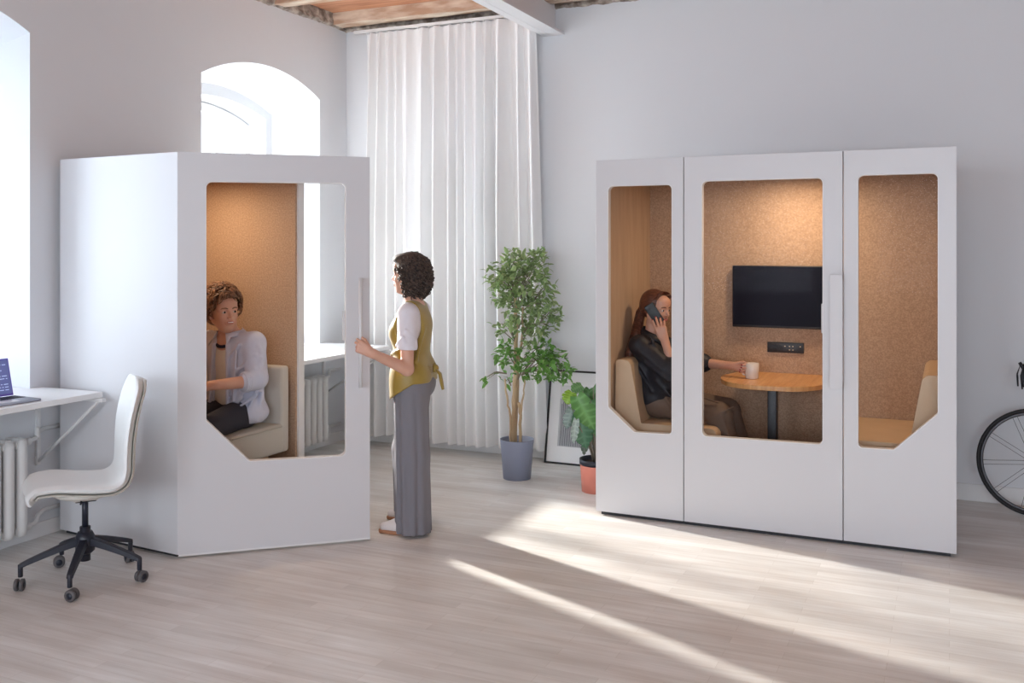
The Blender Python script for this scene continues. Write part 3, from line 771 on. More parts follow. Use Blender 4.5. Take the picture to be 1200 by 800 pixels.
# mug
t = thing('mug', 'pale mug held by the seated woman on the oak table', 'mug', (-1.165, 6.31, .8205), 0)
one('cup', M['mug'], lambda b: b.lathe([(0, 0), (.036, 0), (.041, .006), (.043, .05), (.044, .098), (.042, .1), (.040, .098), (.039, .05), (.036, .01), (0, .008)], 36, (-1.165, 6.31, .8205)), t)
one('handle', M['mug'], lambda b: b.tube([(-1.165 - .042 - .028 * math.sin(a), 6.31, .871 + .030 * math.cos(a)) for a in [PI * i / 10 for i in range(11)]], .0055, 8), t)
# ------------------------------------------------------------------ office chair
CH = V3((-3.958, 3.505, 0))
fa = V3((-.585, -.811, 0)).normalized()
t = thing('office_chair', 'white shell office chair on a dark five star wheeled base', 'chair', CH, math.atan2(fa.y, fa.x))
# local frame: x forward, y left
def cl(b, pts, *a, **k): b.tube(pts, *a, **k)
gas = one('gas_lift', M['navy_metal'], lambda b: (b.tube([(0, 0, .10), (0, 0, .27)], .026, 20), b.tube([(0, 0, .27), (0, 0, .43)], .015, 16)), t, world=False)
one('hub', M['navy_metal'], lambda b: b.lathe([(0, .245), (.034, .245), (.046, .22), (.046, .15), (.03, .135), (0, .135)], 24), t, world=False)
for i in range(5):
    a = math.radians(-1 + 72 * i); c, s = math.cos(a), math.sin(a)
    def leg(b):
        n = 8; vs = []
        for j in range(n + 1):
            u = j / n; r = .02 + .275 * u; z = .205 - .085 * u ** 1.2 ; w = .023 - .007 * u; h = .024 - .010 * u
            if j == n: z = .118
            for (q, zz) in ((-w, z - h), (w, z - h), (w * .8, z + h * .6), (-w * .8, z + h * .6)): vs.append((r * c - q * s, r * s + q * c, zz))
        fs = [(j * 4 + k_, j * 4 + (k_ + 1) % 4, j * 4 + 4 + (k_ + 1) % 4, j * 4 + 4 + k_) for j in range(n) for k_ in range(4)]
        b.add(vs, fs + [(3, 2, 1, 0), (n * 4, n * 4 + 1, n * 4 + 2, n * 4 + 3)], False)
        b.tube([(.29 * c, .29 * s, .125), (.29 * c, .29 * s, .062)], .012, 10)
    lg = one('leg', M['navy_metal'], leg, t, world=False, bevel=.004)
    def wheel(b, sgn, fr):
        ca, sa = math.cos(a + 1.2), math.sin(a + 1.2)          # trailing direction
        cx, cy = .29 * c + .012 * ca, .29 * s + .012 * sa
        ax = V3((-sa, ca, 0)); o = V3((cx, cy, .029)) + ax * sgn * .013
        pr_ = [(0, -.009), (.023, -.009), (.0285, -.006), (.0285, .006), (.023, .009), (0, .009)] if fr else [(0, -.0095), (.016, -.0098), (.016, .0098), (0, .0095)]
        n = 20; vs = []
        for (r, d) in pr_:
            for k_ in range(n): w = 2 * PI * k_ / n; vs.append(o + ax * d + V3((ca, sa, 0)) * r * math.cos(w) + V3((0, 0, 1)) * r * math.sin(w))
        b.add(vs, [(i_ * n + k_, i_ * n + (k_ + 1) % n, (i_ + 1) * n + (k_ + 1) % n, (i_ + 1) * n + k_) for i_ in range(len(pr_) - 1) for k_ in range(n)], True)
    cw = one('caster', M['caster'], lambda b: (wheel(b, 1, 1), wheel(b, -1, 1)), lg, world=False)
    one('caster_cap', M['navy_metal'], lambda b: (wheel(b, 1, 0), wheel(b, -1, 0)), lg, world=False)
def shell_prof(off=0.0):
    # side profile from seat front to top of back, (x, z, halfwidth)
    return [(.228, .450, .135), (.240, .468, .180), (.215, .483, .208), (.14, .487, .222), (.05, .474, .226), (-.05, .462, .226), (-.12, .463, .222),
            (-.172, .492, .217), (-.197, .545, .202), (-.202, .62, .196), (-.205, .70, .203), (-.216, .80, .214), (-.236, .89, .212), (-.254, .95, .192), (-.262, .985, .145), (-.266, .997, .09)]
def shell(b, thick, inset, shift):
    P_ = shell_prof(); n = len(P_)
    def cr(i, u, k_):
        p0, p1, p2, p3 = [P_[min(max(i + d, 0), n - 1)][k_] for d in (-1, 0, 1, 2)]
        return .5 * (2 * p1 + (p2 - p0) * u + (2 * p0 - 5 * p1 + 4 * p2 - p3) * u * u + (3 * p1 - p0 - 3 * p2 + p3) * u ** 3)
    S_ = []
    for i in range(n - 1):
        for q in range(4): S_.append(tuple(cr(i, q / 4, k_) for k_ in range(3)))
    S_.append(P_[-1]); m = len(S_); W = 20; vs = []
    nr = []
    for i in range(m):
        a_, c_ = S_[max(i - 1, 0)], S_[min(i + 1, m - 1)]; tx, tz = c_[0] - a_[0], c_[1] - a_[1]; L = math.hypot(tx, tz); nr.append((tz / L, -tx / L))
    for side in (0, 1):
        for i, (x, z, w) in enumerate(S_):
            nx, nz = nr[i]
            for j in range(W + 1):
                v = -1 + 2 * j / W; dish = .022 * v * v * (1 if i > 6 else .6) ; e = (1 - abs(v) ** 6) ** .5 if side is not None else 1
                tt = shift - (thick / 2 if side else -thick / 2) * max(e, .0)
                # inner side lies towards the sitter (-normal side is outside)
                vs.append((x - nx * (dish * -1 + tt) * -1 * -1, v * (w - inset), z - nz * (dish * -1 + tt)))
    st = m * (W + 1); fs = []
    for i in range(m - 1):
        for j in range(W):
            q = i * (W + 1) + j; fs.append((q, q + 1, q + W + 2, q + W + 1)); fs.append((st + q, st + q + W + 1, st + q + W + 2, st + q + 1))
    for i in range(m - 1):
        for j in (0, W):
            q = i * (W + 1) + j; fs.append((q, q + W + 1, st + q + W + 1, st + q))
    for j in range(W):
        for i in (0, m - 1): q = i * (W + 1) + j; fs.append((q, q + 1, st + q + 1, st + q))
    b.add(vs, fs, True)
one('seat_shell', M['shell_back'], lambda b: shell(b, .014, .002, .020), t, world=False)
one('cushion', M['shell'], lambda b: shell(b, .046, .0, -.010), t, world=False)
def under(b):
    b.ell((0, 0, .445), (.15, .13, .035), nu=28)
    b.rbox((-.06, -.05, .405), (.06, .05, .43), .01)
one('seat_mount', M['shell_back'], under, t, world=False)
one('tilt_lever', M['black'], lambda b: (b.rbox((-.05, -.045, .40), (.05, .045, .418), .006), b.tube([(.02, .03, .41), (.03, .10, .408)], .005, 8)), t, world=False)

# ------------------------------------------------------------------ plants
def leaf(b, cols, base, d, nrm, L, W, c_in, c_out, curl=.18):
    """pointed oval leaf with a folded midrib and paler margins"""
    d = d.normalized(); s = d.cross(nrm).normalized(); n = s.cross(d)
    n0 = len(b.v); vs = []; cc = []
    prof_ = [(0, .0), (.16, .62), (.40, 1.0), (.68, .78), (.88, .36), (1, 0)]
    for (u, w) in prof_:
        p = base + d * L * u - n * L * curl * u * u
        if w == 0: vs.append(p); cc.append(c_in if u == 0 else c_out)
        else:
            for k_ in (-1, -.55, 0, .55, 1):
                vs.append(p + s * W * w * k_ + n * abs(k_) * W * w * .28); cc.append(c_out if abs(k_) == 1 else c_in)
    fs = [(0, i, i + 1) for i in range(1, 5)]
    for r in range(3):
        a = 1 + r * 5
        for i in range(4): fs.append((a + i, a + i + 5, a + i + 6, a + i + 1))
    for i in range(4): fs.append((16 + i, 21, 17 + i))
    b.add(vs, fs, True); cols += cc

def leaf_build(b, cols, name, m, parent, **kw):
    o = b.build(name, m, parent, fixn=False, **kw)
    ca = o.data.color_attributes.new('Col', 'FLOAT_COLOR', 'POINT')
    ca.data.foreach_set('color', [x for c in cols for x in (*c, 1)])
    return o
FP = V3((-2.852, 6.345, 0)); Rr = V3((.91, .4147, 0)); Fr = V3((-.4147, .91, 0))
t = thing('potted_ficus', 'tall variegated fig tree in a round blue-grey pot by the curtain', 'plant', FP)
def pw(px, py, dep=0.0): return FP + Rr * ((px - 604) * .00617) + Fr * dep + V3((0, 0, 1.68 - (py - 288) * .00617 * (1 + dep / 6.9)))
one('pot', M['pot_blue'], lambda b: b.lathe([(0, .012), (.092, .012), (.094, 0), (.100, .0), (.122, .275), (.123, .283), (.118, .283), (.115, .272), (.112, .235), (0, .235)], 48, FP), t)
one('soil', M['soil'], lambda b: b.lathe([(0, .243), (.06, .247), (.112, .238)], 32, FP), t)
def wob(pts, r0, r1, b, seg=8, amp=.004, sub=5):
    P_ = []; rs = []; rg = random.Random(len(pts) * 7 + int(pts[0].x * 1000))
    for i in range(len(pts) - 1):
        for q in range(sub): P_.append(pts[i].lerp(pts[i + 1], q / sub) + V3([rg.uniform(-amp, amp) for _ in range(3)]))
    P_.append(pts[-1]); n = len(P_)
    b.tube(P_, [r0 + (r1 - r0) * i / (n - 1) + rg.uniform(0, .0015) for i in range(n)], seg)
def trunks(b):
    wob([pw(599, 525), pw(601, 470), pw(603, 420, .01), pw(603, 375, .01), pw(602, 345)], .020, .011, b)
    wob([pw(602, 525, .03), pw(604, 480, .03), pw(605, 430, .02), pw(610, 395, .01), pw(611, 360)], .011, .007, b)
    wob([pw(596, 525, -.02), pw(596, 490, -.03), pw(592, 465, -.03), pw(590, 444, -.03)], .008, .006, b)
    wob([pw(608, 525, -.03), pw(608, 490, -.03), pw(606, 472, -.03)], .011, .010, b)
    wob([pw(608, 490, -.03), pw(611, 465, -.04), pw(613, 445, -.05)], .008, .004, b)
one('trunk', M['bark'], trunks, t)
clus = [ # px, py, radius px, count, origin(px,py)
    (583, 322, 17, 70, (602, 350)), (604, 312, 18, 90, (602, 345)), (626, 312, 17, 90, (606, 345)), (597, 335, 20, 95, (602, 350)), (620, 334, 20, 90, (608, 350)),
    (585, 345, 11, 24, (600, 360)), (606, 354, 22, 105, (604, 365)), (632, 352, 16, 34, (610, 365)), (641, 337, 9, 14, (625, 350)), (612, 374, 17, 60, (606, 385)), (634, 374, 19, 85, (610, 392)),
    (648, 366, 9, 22, (630, 380)), (583, 384, 10, 15, (601, 398)), (592, 381, 6, 6, (601, 398)), (622, 392, 14, 26, (610, 400)), (595, 413, 15, 50, (603, 425)), (590, 418, 10, 18, (603, 430)), (620, 402, 9, 12, (606, 415)), (636, 412, 14, 48, (609, 425)),
    (630, 428, 20, 75, (609, 440)), (645, 425, 16, 60, (612, 438)), (655, 436, 12, 24, (620, 436)), (612, 433, 12, 26, (605, 445)), (590, 443, 9, 10, (597, 452)), (568, 444, 5, 6, (592, 438)), (663, 440, 6, 8, (650, 434)), (600, 300, 8, 12, (602, 318)), (630, 299, 8, 14, (620, 315))]
rg = random.Random(5); lb = MB(); cols = []; tw = MB()
for (cx, cy, r, n, og) in clus:
    o = pw(og[0], og[1]); r = r * 1.0; dz = rg.uniform(-.07, .07)
    tips = []
    for _ in range(max(2, n // 14)):
        tp = pw(cx + rg.uniform(-.6, .6) * r, cy + rg.uniform(-.6, .6) * r, dz + rg.uniform(-1, 1) * r * .005); tips.append(tp)
        mid = o.lerp(tp, .5) + V3((0, 0, .03)); tw.tube([o, mid, tp], [.0045, .003, .0015], 5)
    for _ in range(int(n * 1.3)):
        a = rg.uniform(0, 2 * PI); q = math.sqrt(rg.random()) * r
        p = pw(cx + q * math.cos(a), cy + q * math.sin(a), dz + rg.uniform(-1, 1) * r * .0052)
        d = (p - o).normalized() * .5 + V3((rg.uniform(-1, 1), rg.uniform(-1, 1), rg.uniform(-1.0, .55)))
        nm = V3((rg.uniform(-.6, .6), rg.uniform(-.6, .6), 1)).normalized()
        if abs(d.normalized().dot(nm)) > .9: nm = V3((0, 1, 0))
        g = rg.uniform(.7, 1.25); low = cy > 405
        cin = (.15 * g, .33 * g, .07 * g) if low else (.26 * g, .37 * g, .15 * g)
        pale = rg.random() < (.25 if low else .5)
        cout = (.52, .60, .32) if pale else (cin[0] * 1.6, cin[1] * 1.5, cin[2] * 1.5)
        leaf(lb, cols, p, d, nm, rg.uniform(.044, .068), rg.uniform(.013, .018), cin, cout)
for s in [((592, 438), (578, 436), (568, 442)), ((601, 400), (590, 390), (582, 384))]: tw.tube([pw(*q) for q in s], [.004, .003, .002], 5)
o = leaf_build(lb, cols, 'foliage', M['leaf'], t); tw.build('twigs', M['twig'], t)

# monstera in a coral pot, half behind the large booth
MP = V3((-2.205, 6.235, 0))
t = thing('potted_monstera', 'leafy monstera in a coral pink pot, half hidden by the large booth', 'plant', MP)
one('pot', M['pot_pink'], lambda b: b.lathe([(0, .01), (.094, .01), (.096, 0), (.10, 0), (.112, .178), (.112, .182), (.100, .182), (.10, .02), (0, .02)], 44, MP), t)
one('pot_liner', M['pot_liner'], lambda b: b.lathe([(.098, .10), (.101, .183), (.116, .188), (.117, .222), (.110, .222), (.107, .19), (0, .19)], 40, MP), t)
one('soil', M['soil'], lambda b: b.lathe([(0, .197), (.104, .193)], 24, MP), t)
def mleaf(b, cols, base, tip, nrm, Wd, shade):
    """heart-shaped leaf with notched margins"""
    d = tip - base; L = d.length; d.normalize(); s = d.cross(nrm).normalized(); n = s.cross(d).normalized()
    N = 22; mid = []; 
    for sd in (-1, 1):
        vs = []; cc = []
        for i in range(N + 1):
            u = i / N; w = Wd * (math.sin(PI * min(1, u * .93 + .10)) ** .62) * (1 - .25 * u) if u < 1 else 0
            nt_ = (u > .2 and u < .85 and (i % 6) == 0)
            back = .18 * L * (1 - u) ** 3
            for k_ in (0, .33, .7, .68 if nt_ else 1.0):
                p = base + d * (L * u + (k_ * .20 * L * (1 - u)) - back * k_ * 1.6) + s * sd * w * k_ - n * (L * .22 * u * u + w * k_ * k_ * .25)
                vs.append(p); v = shade if k_ > .1 and i % 4 != 2 else [x * 1.35 + .03 for x in shade]; cc.append([v[0], v[1], v[2]])
        fs = [(i * 4 + k_, i * 4 + k_ + 1, i * 4 + 5 + k_, i * 4 + 4 + k_) for i in range(N) for k_ in range(3)]
        b.add(vs, fs, True); cols += cc
lb = MB(); cols = []; st = MB()
def mw(px, py, dep=0.0): return MP + Rr * ((px - 697) * .00585) + Fr * dep + V3((0, 0, 1.68 - (py - 288) * .00585))
camd = V3((.33, -.93, .25))
ML = [((673, 462), (692, 500), .085, -.10, (.10, .25, .06)), ((668, 458), (661, 470), .06, -.05, (.20, .36, .03)), ((680, 452), (668, 456), .05, .02, (.10, .22, .07)),
      ((676, 484), (684, 522), .080, -.08, (.055, .15, .075)), ((690, 470), (700, 512), .09, -.02, (.08, .21, .07)), ((668, 478), (662, 500), .05, -.04, (.22, .29, .26)),
      ((672, 488), (667, 514), .032, -.12, (.30, .37, .33)), ((684, 505), (680, 530), .035, -.05, (.09, .12, .09)), ((694, 455), (707, 470), .07, .05, (.08, .2, .06)),
      ((700, 480), (715, 505), .08, .0, (.07, .18, .06)), ((690, 458), (682, 478), .055, .08, (.06, .16, .05)), ((688, 495), (694, 522), .05, .06, (.05, .13, .05))]
for (a_, b_, w, dep, sh) in ML:
    A = mw(*a_, dep); B = mw(*b_, dep - .04); mleaf(lb, cols, A, B, camd + V3((random.uniform(-.3, .3), 0, random.uniform(-.2, .4))), w, sh)
    st.tube([MP + V3((random.uniform(-.02, .02), random.uniform(-.02, .02), .19)), (MP + A) / 2 + V3((0, 0, .1)), A], [.006, .005, .003], 6)
leaf_build(lb, cols, 'foliage', M['monstera'], t); st.build('stems', M['leaf'] if False else M['twig'], t)

# ------------------------------------------------------------------ framed print leaning on the wall
t = thing('picture_frame', 'black framed striped print leaning on the wall behind the potted plants', 'picture', (-2.60, 6.87, 0))
tl = Matrix.Rotation(math.radians(-10.5), 3, 'X'); FO = V3((-2.862, 6.875, .001)); FW_, FH = .58, .72
def fT(u, z, d): return FO + tl @ V3((u, d, z))
def fr(b):
    b.plate([(0, 0), (FW_, 0), (FW_, FH), (0, FH)], [[(.014, .014), (FW_ - .014, .014), (FW_ - .014, FH - .014), (.014, FH - .014)]], .022, fT)
one('frame', M['frame_black'], fr, t, bevel=.001)
one('mat_board', M['mat_board'], lambda b: b.plate([(.014, .014), (FW_ - .014, .014), (FW_ - .014, FH - .014), (.014, FH - .014)], [], .006, lambda u, z, d: fT(u, z, d + .010)), t)
pr_o = one('print', M['print_grey'], lambda b: b.plate([(.098, .135), (FW_ - .098, .135), (FW_ - .098, FH - .12), (.098, FH - .12)], [], .002, lambda u, z, d: fT(u, z, d + .0085)), t)
one('print_stripes', M['print_dark'], lambda b: [b.plate([(.115 + i * .013, .14), (.120 + i * .013, .14), (.120 + i * .013, .46 + .02 * math.sin(i)), (.115 + i * .013, .46 + .02 * math.sin(i))], [], .001, lambda u, z, d: fT(u, z, d + .0075)) for i in range(27)], pr_o)
one('print_band', M['print_pale'], lambda b: b.plate([(.10, .50), (FW_ - .10, .50), (FW_ - .10, FH - .122), (.10, FH - .122)], [], .001, lambda u, z, d: fT(u, z, d + .0076)), pr_o)

# ------------------------------------------------------------------ road bicycle leaning on the back wall
BK = V3((.488, 6.76, 0))
t = thing('bicycle', 'black road bicycle leaning on the back wall beside the large booth', 'bicycle', BK)
lean = Matrix.Rotation(math.radians(-5), 3, 'X')
def bk(x, z, y=0.0): return BK + lean @ V3((x, y, z))
def wheel(cx, nm):
    r = .333
    w = one('wheel', M['rim'], lambda b: b.tube([bk(cx + (r - .030) * math.cos(a), .333 + (r - .030) * math.sin(a)) for a in [2 * PI * i / 72 for i in range(72)]], .0105, 8, closed=True), t)
    one('tyre', M['tyre'], lambda b: b.tube([bk(cx + (r - .012) * math.cos(a), .333 + (r - .012) * math.sin(a)) for a in [2 * PI * i / 72 for i in range(72)]], .0125, 10, closed=True), w)
    def sp(b):
        for i in range(10):
            for s in (-1, 1):
                a = 2 * PI * i / 10 + s * .045 + .08; h = a + s * .9
                b.tube([bk(cx + .018 * math.cos(h), .333 + .018 * math.sin(h), s * .025), bk(cx + (r - .035) * math.cos(a), .333 + (r - .035) * math.sin(a))], .0013, 4)
    one('spokes', M['spoke'], sp, w)
    one('hub', M['black'], lambda b: b.tube([bk(cx, .333, -.045), bk(cx, .333, .045)], .017, 12), w)
wheel(0, 'f'); wheel(.985, 'r')
bb_, st_, hd, hb = (.585, .27), (.455 + .30, .86), (.135, .79), (.10, .665)
def frm(b):
    for p, q, r in (((.105, .68), (.585, .275), .019), ((.145, .80), (.72, .78), .015), ((.585, .275), (.735, .83), .016), ((.095, .66), (.15, .83), .019)): b.tube([bk(*p), bk(*q)], r, 12)
    for s in (-.05, .05):
        b.tube([bk(.585, .275, s * .6), bk(.985, .333, s)], .009, 8); b.tube([bk(.722, .77, s * .3), bk(.985, .333, s)], .008, 8)
one('frame', M['bike_frame'], frm, t)
one('fork', M['bike_frame'], lambda b: (b.tube([bk(.0, .333, -.05), bk(.05, .52, -.045), bk(.093, .66, -.015)], .010, 8), b.tube([bk(.0, .333, .05), bk(.05, .52, .045), bk(.093, .66, .015)], .010, 8)), t)
def bars(b):
    b.tube([bk(.15, .83), bk(.155, .87), bk(.06, .895)], .013, 8)
    b.tube([bk(.06, .895, -.20), bk(.06, .895, .20)], .013, 8)
    for s in (-1, 1):
        y = s * .20
        b.tube([bk(.06, .895, y), bk(-.02, .90, y), bk(-.06, .86, y), bk(-.05, .80, y), bk(.0, .765, y), bk(.06, .76, y)], .014, 8)
        b.tube([bk(-.045, .90, y), bk(-.075, .945, y)], .016, 8); b.tube([bk(-.07, .93, y), bk(-.088, .87, y), bk(-.084, .79, y)], [.011, .008, .005], 6)
one('handlebar', M['black'], bars, t)
one('saddle', M['black_plastic'], lambda b: (b.rbox(tuple(bk(.62, .925, -.065)), tuple(bk(.89, .955, .065)), .014), b.tube([bk(.735, .83), bk(.752, .93)], .013, 8)), t)
def crank(b):
    b.tube([bk(.585 + .085 * math.cos(a), .275 + .085 * math.sin(a), -.055) for a in [2 * PI * i / 40 for i in range(40)]], .004, 5, closed=True)
    b.tube([bk(.585, .275, -.075), bk(.585, .275, .075)], .018, 10); b.tube([bk(.585, .275, -.075), bk(.45, .18, -.085)], .009, 6); b.tube([bk(.585, .275, .075), bk(.72, .37, .085)], .009, 6)
    b.tube([bk(.45, .18, -.085), bk(.45, .18, -.155)], .014, 6); b.tube([bk(.72, .37, .085), bk(.72, .37, .155)], .014, 6)
one('crankset', M['black'], crank, t)
# ------------------------------------------------------------------ people
def npv(*a): return np.array(a, float)
def head_prims(c, f, up, s=1.0, female=True):
    """c = centre of the skull at eye height; returns primitives and the local->world map"""
    B = basis(f, up); Bn = np.array(B); c = np.array(c, float)
    def W(x, y, z): return c + Bn @ (npv(x, y, z) * s)
    def E(x, y, z, rx, ry, rz, k=.012, op='+', rot=None):
        R = Bn if rot is None else Bn @ np.array(rot)
        return ell(W(x, y, z), npv(rx, ry, rz) * s, R, k * s, op)
    def K(a, b, ra, rb=None, k=.012, op='+', sq=None): return cap(W(*a), W(*b), ra * s, (ra if rb is None else rb) * s, k * s, sq, op)
    P = [E(-.014, 0, .032, .094, .074, .090), E(.028, 0, -.030, .060, .056, .076, .03), K((.050, 0, -.086), (.056, 0, -.086), .020 if female else .023, k=.025),
         K((-.012, .045, -.045), (.046, .014, -.088), .020, .016, .025), K((-.012, -.045, -.045), (.046, -.014, -.088), .020, .016, .025),
         K((.068, .016, .024), (.060, .045, .020), .013, .012, .012), K((.068, -.016, .024), (.060, -.045, .020), .013, .012, .012),
         E(.052, .036, -.022, .022, .020, .018, .018), E(.052, -.036, -.022, .022, .020, .018, .018), E(.058, 0, .055, .034, .055, .035, .03),
         # eye sockets
         E(.090, .031, .006, .017, .015, .009, .010, '-'), E(.090, -.031, .006, .017, .015, .009, .010, '-'),
         # eye lids
         E(.070, .031, .005, .0125, .0155, .0115, .003), E(.070, -.031, .005, .0125, .0155, .0115, .003),
         # nose
         K((.080, 0, .014), (.100, 0, -.020), .0075, .0095, .009), E(.099, 0, -.025, .0105, .0085, .008, .006), E(.089, .011, -.028, .009, .0065, .0065, .005), E(.089, -.011, -.028, .009, .0065, .0065, .005),
         # mouth
         E(.078, 0, -.055, .014, .024, .014, .012), E(.088, 0, -.0495, .0075, .019, .0042, .003), E(.0865, 0, -.0605, .0075, .016, .0052, .003), E(.094, 0, -.0548, .010, .021, .0012, .002, '-'),
         E(.062, 0, -.093, .018, .014, .012, .012)]
    ro = Matrix.Rotation(.25, 3, 'Z')
    for sy in (-1, 1):
        r = Matrix.Rotation(sy * .35, 3, 'Z') @ Matrix.Rotation(-.2, 3, 'Y')
        P += [E(-.008, sy * .077, -.004, .017, .006, .030, .006, rot=r), E(-.002, sy * .083, .0, .008, .005, .017, .003, '-', rot=r), E(-.004, sy * .075, -.028, .009, .005, .009, .004, rot=r)]
    return P, W, Bn

def eyes(parent, W, Bn, s=1.0):
    for sy in (-1, 1):
        b = MB(); b.ell(W(.0722, sy * .031, .004), (.0120 * s, .0135 * s, .0095 * s), Matrix(Bn.tolist()), 16, 10)
        e = b.build('eyeball', M['eye'], parent)
        b = MB(); b.ell(W(.0812, sy * .031 + .001, .0038), (.0040 * s, .0064 * s, .0066 * s), Matrix(Bn.tolist()), 12, 8); b.build('iris', M['iris'], e)

def brows(parent, W, m, r=.0035):
    for sy in (-1, 1):
        one('eyebrow', m, lambda b: b.tube([W(.0885, sy * .013, .022), W(.0885, sy * .026, .027), W(.0795, sy * .042, .026), W(.070, sy * .051, .020)], [r * .8, r, r * .9, r * .4], 6), parent)

def hand_prims(wr, d, n, side, curl=(.5, .7, .5), spread=.06, thumb=(.045, .045, .02), thumb2=(.02, -.01, .02), s=1.0, nail_list=None, curls=None):
    """wr wrist point, d finger direction, n palm normal, side: lateral direction towards the thumb"""
    d = U(d); n = V3(n); n = (n - d * n.dot(d)).normalized(); t = V3(side); t = (t - d * t.dot(d) - n * t.dot(n)).normalized(); wr = V3(wr)
    P = []; k = .010 * s
    offs = (.030, .010, -.010, -.028); lens = (.070, .078, .073, .058); rads = (.0088, .009, .0086, .0076)
    kn = [wr + d * ((.086 - .006 * abs(i - 1)) * s) + t * offs[i] * s * .95 for i in range(4)]
    P.append(cap(wr - d * .02 * s, wr + d * .015 * s, .025 * s, .024 * s, .015 * s, (tuple(n), 1.35)))
    for i in range(4): P.append(cap(wr + d * .012 * s + t * offs[i] * .55 * s, kn[i], .0145 * s, .0118 * s, k))
    P.append(cap(wr + t * .016 * s + d * .02 * s + n * .006 * s, wr + t * .030 * s + d * .05 * s + n * .010 * s, .014 * s, .012 * s, k))
    for i in range(4):
        c = curls[i] if curls else curl; p = kn[i]; a = 0
        fd = (d + t * (offs[i] / .03) * spread).normalized()
        for j, fr_ in enumerate((.44, .31, .25)):
            a += c[j]; dr = fd * math.cos(a) + n * math.sin(a); q = p + dr * lens[i] * fr_ * s
            P.append(cap(p, q, rads[i] * (1 - .08 * j) * s, rads[i] * (1 - .08 * (j + 1)) * s, .0035 * s)); p = q
            if j == 2 and nail_list is not None: nail_list.append((q, dr, (-n * math.cos(a) + fd * math.sin(a)).normalized(), rads[i] * .78 * s))
    p0 = wr + t * .024 * s + d * .028 * s + n * .006 * s; p1 = p0 + (d * thumb[0] + t * thumb[1] + n * thumb[2]) * s * .8; p2 = p1 + (d * thumb2[0] + t * thumb2[1] + n * thumb2[2]) * s
    P.append(cap(p0, p1, .0125 * s, .0105 * s, .008 * s)); P.append(cap(p1, p2, .0102 * s, .0085 * s, .004 * s))
    if nail_list is not None: nail_list.append((p2, (p2 - p1).normalized(), -n, .0085 * .8 * s))
    return P

def nails(parent, lst, m):
    for (p, d, up, r) in lst:
        s_ = d.cross(up).normalized(); R_ = Matrix((d, s_, up)).transposed()
        one('fingernail', m, lambda b: b.ell(p + up * r * .75 + d * r * .3, (r * .95, r * .8, r * .35), R_, 10, 6), parent)

def strand(b, pts, r0, r1, seg=5): n = len(pts); b.tube(pts, [r0 + (r1 - r0) * i / (n - 1) for i in range(n)], seg)

def bx(c, r): c = np.array(c, float); return (c - r, c + r)

